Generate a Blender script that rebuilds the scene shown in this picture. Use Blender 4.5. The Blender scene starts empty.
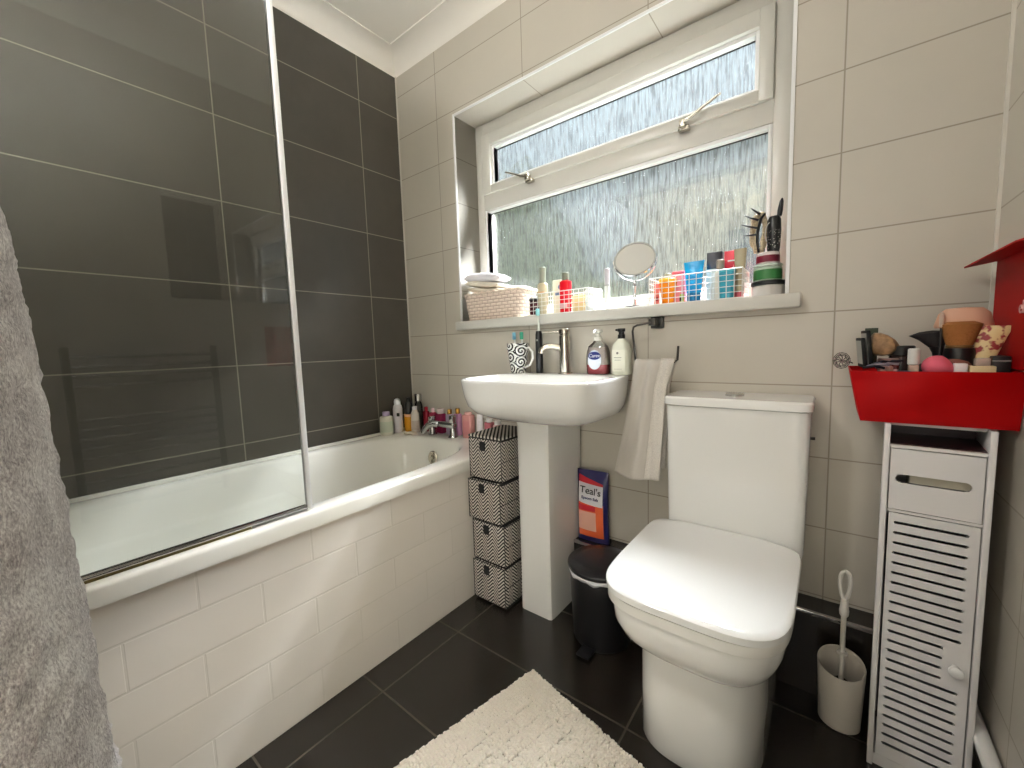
import bpy, bmesh, math, random
from mathutils import Vector, Matrix, noise
random.seed(7)
S = bpy.context.scene
COL = S.collection
PI = math.pi

# ------------------------------------------------------------------ camera, sky, lights, exposure
cd = bpy.data.cameras.new('camera'); cam = bpy.data.objects.new('camera', cd); COL.objects.link(cam)
S.camera = cam
CY, CP, CR = -0.666494, -0.093882, -0.0318286
fw = Vector((math.sin(CY)*math.cos(CP), math.cos(CY)*math.cos(CP), math.sin(CP)))
rt0 = Vector((math.cos(CY), -math.sin(CY), 0)); up0 = rt0.cross(fw)
rt = math.cos(CR)*rt0 + math.sin(CR)*up0; up = -math.sin(CR)*rt0 + math.cos(CR)*up0
mw = Matrix((rt, up, -fw)).transposed().to_4x4(); mw.translation = Vector((1.7674, -1.3811, 0.9720))
cam.matrix_world = mw
cd.sensor_fit = 'HORIZONTAL'; cd.sensor_width = 36; cd.lens = 406.9855/1024*36; cd.clip_start = 0.02

S.view_settings.view_transform = 'Standard'; S.view_settings.look = 'None'
S.view_settings.gamma = 1; S.view_settings.use_curve_mapping = False
S.view_settings.exposure = 0.40
try:
    S.cycles.use_denoising = True; S.cycles.max_bounces = 10; S.cycles.transparent_max_bounces = 16
    S.cycles.diffuse_bounces = 5; S.cycles.glossy_bounces = 5; S.cycles.caustics_reflective = False
    S.cycles.sample_clamp_indirect = 6
except Exception: pass

w = bpy.data.worlds.new('sky'); S.world = w; w.use_nodes = True
wn = w.node_tree.nodes; wl = w.node_tree.links
wb = wn['Background']; wb.inputs['Strength'].default_value = 0.58
tc = wn.new('ShaderNodeTexCoord'); sp = wn.new('ShaderNodeSeparateXYZ'); rp = wn.new('ShaderNodeValToRGB')
wl.new(tc.outputs['Generated'], sp.inputs[0]); wl.new(sp.outputs['Z'], rp.inputs[0]); wl.new(rp.outputs[0], wb.inputs['Color'])
rp.color_ramp.elements[0].position = 0.0; rp.color_ramp.elements[0].color = (.62, .66, .64, 1)
rp.color_ramp.elements[1].position = 0.45; rp.color_ramp.elements[1].color = (.74, .90, 1, 1)

def area(name, loc, rot, sx, sy, power, color, portal=False):
    l = bpy.data.lights.new(name, 'AREA'); l.shape = 'RECTANGLE'; l.size = sx; l.size_y = sy
    l.energy = power; l.color = color
    o = bpy.data.objects.new(name, l); COL.objects.link(o); o.location = loc; o.rotation_euler = rot
    if portal: l.cycles.is_portal = True
    return o
area('window_portal', (1.03, .27, 1.55), (-PI/2, 0, 0), 1.25, .9, 1, (1, 1, 1), True)
area('sky_glow', (1.8, 1.6, 4.25), (-math.radians(42), 0, 0), 2.4, 1.6, 8500, (.92, .97, 1))

area('hall_fill', (1.60, -2.75, 1.35), (PI/2, 0, 0), 1.1, 2.0, 5, (1, .98, .95))  # added fill light standing in the unseen hall
LAMP = 6; WFILL = 145        # radiance of the ceiling lamp dome, and of the added wall fill globe

# ------------------------------------------------------------------ materials
MC = {}
def L(c): return tuple(((v/255)/12.92 if v/255 <= .04045 else ((v/255+.055)/1.055)**2.4) for v in c) + (1,)
def bsdf(m): return m.node_tree.nodes['Principled BSDF']
def mat(name, rgb, rough=.4, metal=0, spec=.5, trans=0, alpha=1, sheen=0, coat=0, bump=None, var=0, sss=0, ior=1.45):
    if name in MC: return MC[name]
    m = bpy.data.materials.new(name); m.use_nodes = True; MC[name] = m
    b = bsdf(m); n = m.node_tree.nodes; l = m.node_tree.links
    c = L(rgb); b.inputs['Base Color'].default_value = c; b.inputs['Roughness'].default_value = rough
    b.inputs['Metallic'].default_value = metal; b.inputs['Specular IOR Level'].default_value = spec
    b.inputs['Transmission Weight'].default_value = trans; b.inputs['IOR'].default_value = ior
    b.inputs['Sheen Weight'].default_value = sheen; b.inputs['Coat Weight'].default_value = coat
    if alpha < 1: b.inputs['Alpha'].default_value = alpha
    if var or bump:
        g = n.new('ShaderNodeTexCoord'); t = n.new('ShaderNodeTexNoise'); l.new(g.outputs['Object'], t.inputs['Vector'])
        t.inputs['Scale'].default_value = (bump or (60, 0))[0]; t.inputs['Detail'].default_value = 4
        if var:
            r = n.new('ShaderNodeValToRGB'); l.new(t.outputs[0], r.inputs[0]); l.new(r.outputs[0], b.inputs['Base Color'])
            r.color_ramp.elements[0].position = .35; r.color_ramp.elements[1].position = .65
            r.color_ramp.elements[0].color = tuple(max(0, v*(1-var)) for v in c[:3])+(1,)
            r.color_ramp.elements[1].color = tuple(min(1, v*(1+var)) for v in c[:3])+(1,)
        if bump:
            u = n.new('ShaderNodeBump'); u.inputs['Strength'].default_value = bump[1]; u.inputs['Distance'].default_value = .002
            l.new(t.outputs[0], u.inputs['Height']); l.new(u.outputs[0], b.inputs['Normal'])
    return m

class NT:
    def __init__(s, m): s.n = m.node_tree.nodes; s.l = m.node_tree.links
    def math(s, op, a, b=None, c=None):
        x = s.n.new('ShaderNodeMath'); x.operation = op
        for i, v in enumerate((a, b, c)):
            if v is None: continue
            if isinstance(v, (int, float)): x.inputs[i].default_value = v
            else: s.l.new(v, x.inputs[i])
        return x.outputs[0]
    def pos(s):
        g = s.n.new('ShaderNodeNewGeometry'); p = s.n.new('ShaderNodeSeparateXYZ'); s.l.new(g.outputs['Position'], p.inputs[0]); return p.outputs, g
    def objpos(s):
        g = s.n.new('ShaderNodeTexCoord'); p = s.n.new('ShaderNodeSeparateXYZ'); s.l.new(g.outputs['Object'], p.inputs[0]); return p.outputs, g
    def line(s, c, period, off, width):          # 1 inside a joint, 0 on the tile
        t = s.math('SUBTRACT', c, off); t = s.math('DIVIDE', t, period); t = s.math('ADD', t, .5)
        t = s.math('FRACT', t) if True else t
        t = s.math('SUBTRACT', t, .5); t = s.math('ABSOLUTE', t); t = s.math('MULTIPLY', t, period)
        r = s.n.new('ShaderNodeMapRange'); s.l.new(t, r.inputs[0])
        r.inputs[1].default_value = width*.5; r.inputs[2].default_value = width*.5+.0012
        r.inputs[3].default_value = 1; r.inputs[4].default_value = 0
        return r.outputs[0]
    def mix(s, f, a, b):
        x = s.n.new('ShaderNodeMix'); x.data_type = 'RGBA'
        if isinstance(f, (int, float)): x.inputs[0].default_value = f
        else: s.l.new(f, x.inputs[0])
        for i, v in ((6, a), (7, b)):
            if isinstance(v, tuple): x.inputs[i].default_value = v
            else: s.l.new(v, x.inputs[i])
        return x.outputs[2]
    def noise(s, vec, scale, detail=3, rough=.5):
        t = s.n.new('ShaderNodeTexNoise'); t.inputs['Scale'].default_value = scale; t.inputs['Detail'].default_value = detail
        t.inputs['Roughness'].default_value = rough
        s.l.new(vec, t.inputs['Vector']); return t.outputs[0]
    def bump(s, h, strength=.4, dist=.002, invert=False):
        u = s.n.new('ShaderNodeBump'); u.inputs['Strength'].default_value = strength; u.inputs['Distance'].default_value = dist
        u.invert = invert; s.l.new(h, u.inputs['Height']); return u.outputs[0]

def tile_mat(name, rgb, grout, lines, rough=.3, bs=.35, var=.06, cloud=.12, brick=None, gw=.003, spec=.5):
    """lines: list of (axis index, period, offset)"""
    m = bpy.data.materials.new(name); m.use_nodes = True; MC[name] = m
    t = NT(m); b = bsdf(m); P, g = t.pos()
    mask = None; cells = []
    for ax, per, off in lines:
        c = P[ax]
        if brick and brick[0] == ax:
            row = t.math('FLOOR', t.math('DIVIDE', t.math('SUBTRACT', P[2], brick[2]), brick[1]))
            c = t.math('ADD', c, t.math('MULTIPLY', t.math('MODULO', row, 2), per*.5))
        k = t.line(c, per, off, gw); mask = k if mask is None else t.math('MAXIMUM', mask, k)
        cells.append(t.math('FLOOR', t.math('DIVIDE', t.math('SUBTRACT', c, off), per)))
    cv = t.n.new('ShaderNodeCombineXYZ')
    for i, cc in enumerate(cells[:2]): t.l.new(cc, cv.inputs[i])
    wnz = t.n.new('ShaderNodeTexWhiteNoise'); t.l.new(cv.outputs[0], wnz.inputs['Vector'])
    c0 = L(rgb); dk = tuple(v*(1-var) for v in c0[:3])+(1,); lt = tuple(min(1, v*(1+var)) for v in c0[:3])+(1,)
    base = t.mix(wnz.outputs['Value'], dk, lt)
    nz = t.noise(g.outputs['Position'], 5.5, 5, .62)
    rr = t.n.new('ShaderNodeMapRange'); t.l.new(nz, rr.inputs[0]); rr.inputs[1].default_value = .35; rr.inputs[2].default_value = .65
    base = t.mix(rr.outputs[0], t.mix(cloud, base, (0, 0, 0, 1)), base)
    t.l.new(t.mix(mask, base, L(grout)), b.inputs['Base Color'])
    rg = t.math('ADD', t.math('MULTIPLY', mask, .5), rough); t.l.new(rg, b.inputs['Roughness'])
    b.inputs['Specular IOR Level'].default_value = spec
    h = t.math('SUBTRACT', t.math('MULTIPLY', nz, .12), mask)
    t.l.new(t.bump(h, bs, .0015), b.inputs['Normal'])
    return m

M_beige = tile_mat('beige_wall_tile', (196, 190, 178), (152, 144, 130), [(0, .4951, .2854), (2, .1988, 1.632)], rough=.30, bs=.03, var=.012, cloud=.03, gw=.0022)
M_beige_side = tile_mat('beige_side_wall_tile', (196, 190, 178), (178, 171, 158), [(1, .4951, -.30), (2, .1988, 1.632)], rough=.30, bs=.03, var=.012, cloud=.03, gw=.0022)
M_slate = tile_mat('charcoal_wall_tile', (76, 72, 65), (146, 141, 128), [(1, .5941, -.2166), (2, .3, 2.129)], rough=.36, var=.05, cloud=.14, gw=.0026)
M_floor = tile_mat('dark_floor_tile', (31, 26, 21), (70, 63, 52), [(0, .6, .79), (1, .3, -.18)], rough=.27, var=.05, cloud=.2, gw=.003)
M_panel = tile_mat('white_brick_tile', (236, 230, 222), (224, 218, 209), [(1, .25, -1.15), (2, .1037, .415)], rough=.16, var=.008, cloud=.01, brick=(1, .1037, .415), gw=.0035)
M_ceil = mat('ceiling_paint', (244, 240, 232), .7)
M_white = mat('white_gloss_ceramic', (236, 236, 233), .08, coat=.3)
M_acryl = mat('white_bath_acrylic', (240, 238, 230), .12, coat=.2)
M_upvc = mat('white_window_plastic', (206, 204, 196), .28)
M_gloss_w = mat('white_plastic', (238, 238, 238), .3)
M_laq = mat('white_painted_board', (226, 224, 224), .4)
M_chrome = mat('chrome', (200, 200, 200), .12, metal=1)
M_nickel = mat('brushed_nickel', (196, 190, 178), .25, metal=1)
M_dark = mat('dark_metal', (60, 58, 56), .3, metal=.8)
M_black = mat('black_plastic', (18, 18, 20), .35)
M_blackm = mat('matt_black_cloth', (14, 14, 15), .8)
M_red = mat('red_card', (160, 0, 3), .6, spec=.15)
M_grey = mat('grey_plastic', (150, 150, 145), .4)

def glass_mat(name, tint, ior=1.5, rough=0.0, alpha_fac=1.0):
    m = bpy.data.materials.new(name); m.use_nodes = True; n = m.node_tree.nodes; l = m.node_tree.links
    n.remove(bsdf(m)); o = n['Material Output']
    tr = n.new('ShaderNodeBsdfTransparent'); tr.inputs[0].default_value = tint
    gl = n.new('ShaderNodeBsdfGlossy'); gl.inputs['Roughness'].default_value = rough
    fr = n.new('ShaderNodeFresnel'); fr.inputs[0].default_value = ior
    mx = n.new('ShaderNodeMixShader'); l.new(fr.outputs[0], mx.inputs[0]); l.new(tr.outputs[0], mx.inputs[1]); l.new(gl.outputs[0], mx.inputs[2])
    l.new(mx.outputs[0], o.inputs[0]); return m
M_screen = glass_mat('clear_screen_glass', (.97, .985, .975, 1))
M_clear = glass_mat('clear_plastic', (.86, .88, .88, 1), 1.5, .05)
M_pinkliq = glass_mat('pink_liquid', (.85, .28, .32, 1), 1.4, .05)

def rain_glass():
    m = bpy.data.materials.new('rippled_rain_glass'); m.use_nodes = True; t = NT(m); n, l = t.n, t.l
    n.remove(bsdf(m)); out = n['Material Output']; P, g = t.pos()
    mp = n.new('ShaderNodeMapping'); l.new(g.outputs['Position'], mp.inputs[0]); mp.inputs['Scale'].default_value = (150, 1, 13)
    st = t.noise(mp.outputs[0], 1.0, 3, .6)
    mp2 = n.new('ShaderNodeMapping'); l.new(g.outputs['Position'], mp2.inputs[0]); mp2.inputs['Scale'].default_value = (60, 1, 30)
    st2 = t.noise(mp2.outputs[0], 1.0, 2, .5)
    h = t.math('ADD', st, t.math('MULTIPLY', st2, .35))
    bp = t.bump(h, 1.0, .0035)
    rf = n.new('ShaderNodeBsdfRefraction'); rf.inputs['Roughness'].default_value = .03; rf.inputs['IOR'].default_value = 1.2
    rf.inputs['Color'].default_value = (.97, .99, .99, 1); l.new(bp, rf.inputs['Normal']); RF_ = rf
    tr = n.new('ShaderNodeBsdfTransparent'); tc_ = n.new('ShaderNodeMapRange'); l.new(st, tc_.inputs[0]); tc_.inputs[1].default_value = .35; tc_.inputs[2].default_value = .62; tc_.inputs[3].default_value = .58; tc_.inputs[4].default_value = 1.0
    tcc = n.new('ShaderNodeCombineColor')
    for i_ in range(3): l.new(tc_.outputs[0], tcc.inputs[i_])
    l.new(tcc.outputs[0], tr.inputs[0])
    tl = n.new('ShaderNodeBsdfTranslucent'); tl.inputs[0].default_value = (.9, .95, .97, 1); l.new(bp, tl.inputs['Normal'])
    gl = n.new('ShaderNodeBsdfGlossy'); gl.inputs['Roughness'].default_value = .2; l.new(bp, gl.inputs['Normal'])
    r = n.new('ShaderNodeMapRange'); l.new(st, r.inputs[0]); r.inputs[1].default_value = .36; r.inputs[2].default_value = .64
    r.inputs[3].default_value = .15; r.inputs[4].default_value = .80
    a = n.new('ShaderNodeMixShader'); l.new(r.outputs[0], a.inputs[0]); l.new(tr.outputs[0], a.inputs[1]); l.new(rf.outputs[0], a.inputs[2])
    b2 = n.new('ShaderNodeMixShader'); b2.inputs[0].default_value = .004; l.new(a.outputs[0], b2.inputs[1]); l.new(tl.outputs[0], b2.inputs[2])
    c = n.new('ShaderNodeMixShader'); c.inputs[0].default_value = .05; l.new(b2.outputs[0], c.inputs[1]); l.new(gl.outputs[0], c.inputs[2])
    l.new(c.outputs[0], out.inputs[0]); return m
M_rain = rain_glass()

def chevron_mat():
    m = bpy.data.materials.new('black_white_chevron_fabric'); m.use_nodes = True; t = NT(m); b = bsdf(m)
    P, g = t.objpos(); u = t.math('ADD', P[0], P[1])
    z = t.math('ABSOLUTE', t.math('SUBTRACT', t.math('FRACT', t.math('DIVIDE', u, .052)), .5))
    s = t.math('ADD', t.math('DIVIDE', P[2], .0130), t.math('MULTIPLY', z, 4.2))
    k = t.math('GREATER_THAN', t.math('FRACT', s), .52)
    t.l.new(t.mix(k, L((10, 9, 9)), L((196, 190, 182))), b.inputs['Base Color']); b.inputs['Roughness'].default_value = .85
    return m
M_chev = chevron_mat()
def stripe_mat():
    m = bpy.data.materials.new('black_white_slanted_stripe_fabric'); m.use_nodes = True; t = NT(m); b = bsdf(m)
    P, g = t.objpos(); s = t.math('ADD', t.math('DIVIDE', P[0], .017), t.math('DIVIDE', P[1], .022))
    k = t.math('GREATER_THAN', t.math('FRACT', s), .52)
    t.l.new(t.mix(k, L((10, 9, 9)), L((196, 190, 182))), b.inputs['Base Color']); b.inputs['Roughness'].default_value = .85
    return m
M_stripe = stripe_mat()

# ------------------------------------------------------------------ geometry helpers
class MB:
    def __init__(s): s.bm = bmesh.new()
    def box(s, x0, x1, y0, y1, z0, z1, bev=0, seg=2, rot=None, piv=None):
        n0 = bmesh.ops.create_cube(s.bm, size=1)['verts']
        for v in n0: v.co = Vector(((v.co.x+.5)*(x1-x0)+x0, (v.co.y+.5)*(y1-y0)+y0, (v.co.z+.5)*(z1-z0)+z0))
        if bev:
            es = list({e for v in n0 for e in v.link_edges})
            r = bmesh.ops.bevel(s.bm, geom=es, offset=bev, segments=seg, affect='EDGES', profile=.5)
            n0 = list({v for f in r['faces'] for v in f.verts} | {v for v in n0 if v.is_valid})
        if rot: s.xf(n0, rot, piv)
        return n0
    def xf(s, vs, M, piv=None):
        p = Vector(piv or (0, 0, 0))
        for v in vs: v.co = M @ (v.co-p) + p
    def loft(s, rings, cap0=True, cap1=True, closed=True):
        R = [[s.bm.verts.new(p) for p in r] for r in rings]; n = len(R[0])
        for a, b in zip(R, R[1:]):
            for i in range(n if closed else n-1):
                j = (i+1) % n
                try: s.bm.faces.new((a[i], a[j], b[j], b[i]))
                except ValueError: pass
        if cap0: s.bm.faces.new(list(reversed(R[0])))
        if cap1: s.bm.faces.new(R[-1])
        return [v for r in R for v in r]
    def lathe(s, prof, n=28, sx=1, sy=1, c=(0, 0), cap0=True, cap1=True):
        rings = [[(c[0]+max(r, 1e-4)*sx*math.cos(2*PI*i/n), c[1]+max(r, 1e-4)*sy*math.sin(2*PI*i/n), z) for i in range(n)] for r, z in prof]
        return s.loft(rings, cap0, cap1)
    def tube(s, pts, r, n=8, closed=False):
        pts = [Vector(p) for p in pts]; rings = []; N = len(pts)
        rr = r if isinstance(r, (list, tuple)) else [r]*N
        prev = None
        for i, p in enumerate(pts):
            if closed: t = pts[(i+1) % N]-pts[i-1]
            else: t = pts[min(i+1, N-1)]-pts[max(i-1, 0)]
            t.normalize()
            a = (prev - t*prev.dot(t)) if prev is not None else (Vector((0, 0, 1)) if abs(t.z) < .9 else Vector((1, 0, 0)))
            a = a - t*a.dot(t); a.normalize(); b = t.cross(a); prev = a
            rings.append([p+rr[i]*(math.cos(2*PI*k/n)*a+math.sin(2*PI*k/n)*b) for k in range(n)])
        if closed: rings.append(rings[0]); vs = s.loft(rings, False, False)
        else: vs = s.loft(rings)
        return vs
    def ball(s, c, r, sx=1, sy=1, sz=1, seg=16):
        vs = bmesh.ops.create_uvsphere(s.bm, u_segments=seg, v_segments=max(6, seg//2), radius=r)['verts']
        for v in vs: v.co = Vector((v.co.x*sx+c[0], v.co.y*sy+c[1], v.co.z*sz+c[2]))
        return vs
    def build(s, name, m, parent=None, angle=38, world=True, sub=0, solid=0):
        bm = s.bm
        bmesh.ops.remove_doubles(bm, verts=bm.verts, dist=1e-6)
        bmesh.ops.recalc_face_normals(bm, faces=bm.faces)
        if world and parent is not None:
            off = wloc(parent)
            for v in bm.verts: v.co -= off
        ca = math.radians(angle)
        for f in bm.faces: f.smooth = True
        for e in bm.edges:
            if len(e.link_faces) == 2 and e.calc_face_angle(0) > ca: e.smooth = False
        me = bpy.data.meshes.new(name); bm.to_mesh(me); bm.free()
        o = bpy.data.objects.new(name, me); COL.objects.link(o)
        for mm in (m if isinstance(m, (list, tuple)) else [m]): me.materials.append(mm)
        if parent is not None: o.parent = parent
        if solid:
            md = o.modifiers.new('solid', 'SOLIDIFY'); md.thickness = solid; md.offset = 0
        if sub:
            md = o.modifiers.new('sub', 'SUBSURF'); md.levels = sub; md.render_levels = sub
        return o
def wloc(o):
    p = Vector((0, 0, 0))
    while o is not None: p += o.location; o = o.parent
    return p
def thing(name, label, cat, loc=(0, 0, 0), rz=0, group=None):
    o = bpy.data.objects.new(name, None); COL.objects.link(o); o.empty_display_size = .05
    o.location = loc; o.rotation_euler = (0, 0, rz); o['label'] = label; o['category'] = cat
    if group: o['group'] = group
    return o
def tag(o, label, cat, group=None, kind=None):
    o['label'] = label; o['category'] = cat
    if group: o['group'] = group
    if kind: o['kind'] = kind
    return o
def struct(o): o['kind'] = 'structure'; return o
def se_ring(cx, cy, a, b, z, p=2.0, n=64, pf=None):
    """superellipse ring; pf = exponent for the front half (y<cy)"""
    out = []
    for i in range(n):
        t = 2*PI*i/n; c, s_ = math.cos(t), math.sin(t)
        q = p if (s_ >= 0 or pf is None) else pf
        d = (abs(c)**q+abs(s_)**q)**(-1/q)
        out.append((cx+a*c*d, cy+b*s_*d, z))
    return out
def text_mesh(name, s, size, m, parent, loc, rot=(PI/2, 0, 0), ext=.0006, shear=0):
    cu = bpy.data.curves.new(name, 'FONT'); cu.body = s; cu.size = size; cu.extrude = ext; cu.align_x = 'CENTER'; cu.align_y = 'CENTER'; cu.shear = shear
    to = bpy.data.objects.new('tmp_text', cu); COL.objects.link(to)
    bpy.context.view_layer.update()
    me = bpy.data.meshes.new_from_object(to.evaluated_get(bpy.context.evaluated_depsgraph_get()))
    bpy.data.objects.remove(to)
    o = bpy.data.objects.new(name, me); COL.objects.link(o); me.materials.clear(); me.materials.append(m)
    o.parent = parent; o.location = loc; o.rotation_euler = rot
    return o

# ------------------------------------------------------------------ room shell
W, CH, YN = 2.046, 2.40, -1.72
WX0, WX1, WZ0, WZ1 = .395, 1.662, 1.075, 2.008
b = MB(); b.box(-.12, W+.12, YN-.12, .3, -.1, 0); struct(b.build('floor', M_floor))
b = MB(); b.box(-.12, W+.12, YN-.12, .3, CH, CH+.1); struct(b.build('ceiling', M_ceil))
b = MB(); b.box(-.12, 0, YN, 0, 0, CH); struct(b.build('wall_left', M_slate))
b = MB(); b.box(W, W+.12, YN, 0, 0, CH); struct(b.build('wall_right', M_beige_side))
b = MB(); b.box(-.12, 1.24, YN-.12, YN, 0, CH); b.box(2.0, W+.12, YN-.12, YN, 0, CH); b.box(1.24, 2.0, YN-.12, YN, 2.02, CH); struct(b.build('wall_near', M_beige))
M_hall = mat('hall_paint', (226, 220, 208), .7)  # unseen hall behind the camera, added to bring in even fill light
b = MB(); b.box(.3, .4, -3.0, YN-.12, 0, CH); struct(b.build('wall_added_hall_left', M_hall))
b = MB(); b.box(2.9, 3.0, -3.0, YN-.12, 0, CH); struct(b.build('wall_added_hall_right', M_hall))
b = MB(); b.box(.3, 3.0, -3.1, -3.0, 0, CH); struct(b.build('wall_added_hall_far', M_hall))
b = MB(); b.box(.3, 3.0, -3.1, YN-.12, CH, CH+.1); struct(b.build('ceiling_added_hall', M_hall))
b = MB(); b.box(.3, 3.0, -3.1, YN-.12, -.1, 0); struct(b.build('floor_added_hall', mat('hall_carpet', (150, 138, 122), .95)))
b = MB()
for x0, x1, z0, z1 in ((1.20, 1.25, 0, 2.06), (1.99, 2.04, 0, 2.06), (1.25, 1.99, 2.01, 2.06)): b.box(x0, x1, YN-.13, YN+.012, z0, z1, .003)
struct(b.build('door_added', M_gloss_w))  # doorway frame, added with the hall so its fill light gets in
b = MB()
b.box(-.12, WX0, 0, .214, 0, CH); b.box(WX1, W+.12, 0, .214, 0, CH)
b.box(WX0, WX1, 0, .214, 0, WZ0); b.box(WX0, WX1, 0, .214, WZ1, CH)
struct(b.build('wall_back', M_beige))

# coving: a concave cornice along each wall
def coving(name, p0, p1, inward):
    prof = []
    h, d = .07, .08
    for k in range(9):
        a = k/8*PI/2; prof.append((d-d*math.cos(a) if False else d*(1-math.sin(a)), CH-h*(1-math.cos(a))))
    # prof: from (d, CH) at the ceiling to (0, CH-h) at the wall
    rings = []
    for P in (p0, p1):
        P = Vector(P); N = Vector(inward)
        rings.append([tuple(P+N*(d+.010)+Vector((0, 0, CH))), tuple(P+N*(d+.010)+Vector((0, 0, CH-.005)))]+[tuple(P+N*u+Vector((0, 0, z-.005))) for u, z in prof]+[tuple(P+Vector((0, 0, CH)))])
    b = MB(); b.loft(rings); return struct(b.build(name, M_ceil))
coving('trim_1', (0, YN, 0), (0, 0, 0), (1, 0, 0)); coving('trim_2', (0, 0, 0), (W, 0, 0), (0, -1, 0))
coving('trim_3', (W, 0, 0), (W, YN, 0), (-1, 0, 0)); coving('trim_4', (W, YN, 0), (0, YN, 0), (0, 1, 0))
M_seal = mat('white_sealant', (214, 210, 200), .5)
b = MB(); b.box(0, .005, -.005, 0, .55, CH-.07); struct(b.build('trim_5', M_seal))
b = MB(); b.box(W-.006, W, -.006, 0, .0, CH-.07); struct(b.build('trim_6', M_seal))
b = MB()                                                    # bead around the window opening
b.box(WX0-.005, WX0+.002, -.004, .004, WZ0, WZ1+.005); b.box(WX1-.002, WX1+.007, -.005, .004, WZ0, WZ1+.005); b.box(WX0, WX1, -.004, .004, WZ1-.002, WZ1+.005)
struct(b.build('trim_7', M_gloss_w))
# tiled boxing along the foot of the back wall, chrome edge trim
b = MB(); b.box(.70, W, -.085, 0, 0, .232); struct(b.build('trim_8', M_floor))
b = MB(); b.box(.70, W, -.0875, -.078, .224, .2345, .001); struct(b.build('trim_9', M_chrome))
b = MB(); b.tube([(W-.018, -.09, .165), (W-.018, -1.5, .155)], .014, 12); struct(b.build('trim_10', M_gloss_w))

# ------------------------------------------------------------------ window
win = bpy.data.objects.new('window_1', None); COL.objects.link(win); win.location = (1.03, .16, WZ0); win['kind'] = 'structure'
b = MB(); F0, F1 = .14, .21
b.box(WX0, .440, F0, F1, WZ0, WZ1, .004); b.box(1.605, WX1, F0, F1, WZ0, WZ1, .004)
b.box(.438, 1.607, F0+.0005, F1, WZ0, 1.135, .004); b.box(.438, 1.607, F0+.0005, F1, 1.948, WZ1, .004)
b.box(.438, 1.607, F0+.0005, F1, 1.618, 1.69, .004)
b.build('window_frame', M_upvc, win)
b = MB()                                                    # top-hung sash
b.box(.4405, .492, .126, .18, 1.685, 1.95, .005); b.box(1.566, 1.6065, .126, .18, 1.685, 1.95, .005)
b.box(.49, 1.568, .1265, .18, 1.685, 1.722, .005); b.box(.49, 1.568, .1265, .18, 1.900, 1.95, .005)
b.build('top_sash', M_upvc, win)
b = MB()                                                    # glazing beads and black gaskets
for (x0, x1, z0, z1, y) in ((.440, 1.605, 1.135, 1.618, .150), (.492, 1.566, 1.722, 1.900, .150)):
    t_ = .012
    b.box(x0, x0+t_, y-.008, y+.02, z0, z1, .002); b.box(x1-t_, x1, y-.008, y+.02, z0, z1, .002)
    b.box(x0+t_, x1-t_, y-.008, y+.02, z0, z0+t_, .002); b.box(x0+t_, x1-t_, y-.008, y+.02, z1-t_, z1, .002)
b.build('glazing_bead', M_gloss_w, win)
b = MB()
for (x0, x1, z0, z1, y) in ((.452, 1.593, 1.147, 1.606, .168), (.504, 1.554, 1.734, 1.888, .168)):
    t_ = .003
    b.box(x0, x0+t_, y, y+.004, z0, z1); b.box(x1-t_, x1, y, y+.004, z0, z1); b.box(x0, x1, y, y+.004, z0, z0+t_); b.box(x0, x1, y, y+.004, z1-t_, z1)
b.build('gasket', M_black, win)
b = MB(); b.box(.448, 1.597, .172, .176, 1.142, 1.611); b.build('lower_pane', M_rain, win)
b = MB(); b.box(.50, 1.558, .172, .176, 1.728, 1.894); b.build('upper_pane', M_rain, win)
for hx, d in ((.715, -1), (1.352, 1)):
    b = MB()
    b.box(hx-.018, hx+.018, .115, .14, 1.672, 1.688, .003)
    b.box(hx-.009, hx+.009, .098, .125, 1.677, 1.702, .003)
    b.tube([(hx, .105, 1.693), (hx+d*.03, .102, 1.70), (hx+d*.06, .104, 1.716), (hx+d*.115, .106, 1.74)], [.006, .0055, .005, .004], 10)
    h = b.build('window_handle', M_nickel, win)
b = MB(); b.box(WX0-.012, 1.698, -.035, .0, 1.052, 1.09, .004); b.box(WX0, WX1, -.002, .145, 1.07, 1.0895, 0)
b.build('window_sill', M_upvc, win)

# outside: neighbour house, hedge and garden ground seen blurred through the rippled panes
b = MB(); b.box(-8, 9, .3, 12, -.5, -.3); struct(b.build('floor_outside', mat('garden_grass', (58, 62, 50), .9, var=.2)))
nh = thing('neighbour_house', 'pale rendered house blurred behind the rippled window glass', 'house', (2.4, 6.5, -.3))
b = MB(); b.box(-1.2, 6.2, 6.2, 9, -.3, 3.6); b.build('wall', mat('cream_render', (206, 196, 176), .9, var=.04), nh)
b = MB(); b.loft([[(-1.5, 5.9, 3.6), (-1.5, 9.3, 3.6), (-1.5, 7.6, 5.0)], [(6.5, 5.9, 3.6), (6.5, 9.3, 3.6), (6.5, 7.6, 5.0)]]); b.build('roof', mat('grey_roof_tile', (176, 182, 188), .8), nh)
b = MB(); b.box(.4, 1.5, 6.14, 6.2, 1.6, 2.7); b.build('window', mat('dim_window_glass', (88, 98, 104), .2), nh)
b = MB()
rg = []
for k in range(40):
    a = k/39
    x = -6+5.6*a
    rg.append([(x, 4.7+(.5+.1*noise.noise(Vector((x*2, q, 0))))*math.cos(2*PI*q/14), .75+(1.15+2.3*max(0, min(1, (-1.2-x)/1.2))+.28*noise.noise(Vector((x*1.7, q*.8, 3))))*math.sin(2*PI*q/14)) for q in range(14)])
b.loft(rg)
tag(b.build('hedge', mat('hedge_leaf', (128, 134, 104), .9, var=.5, bump=(14, 1))), 'green hedge blurred behind the left side of the rippled window', 'hedge', kind='stuff')

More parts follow.
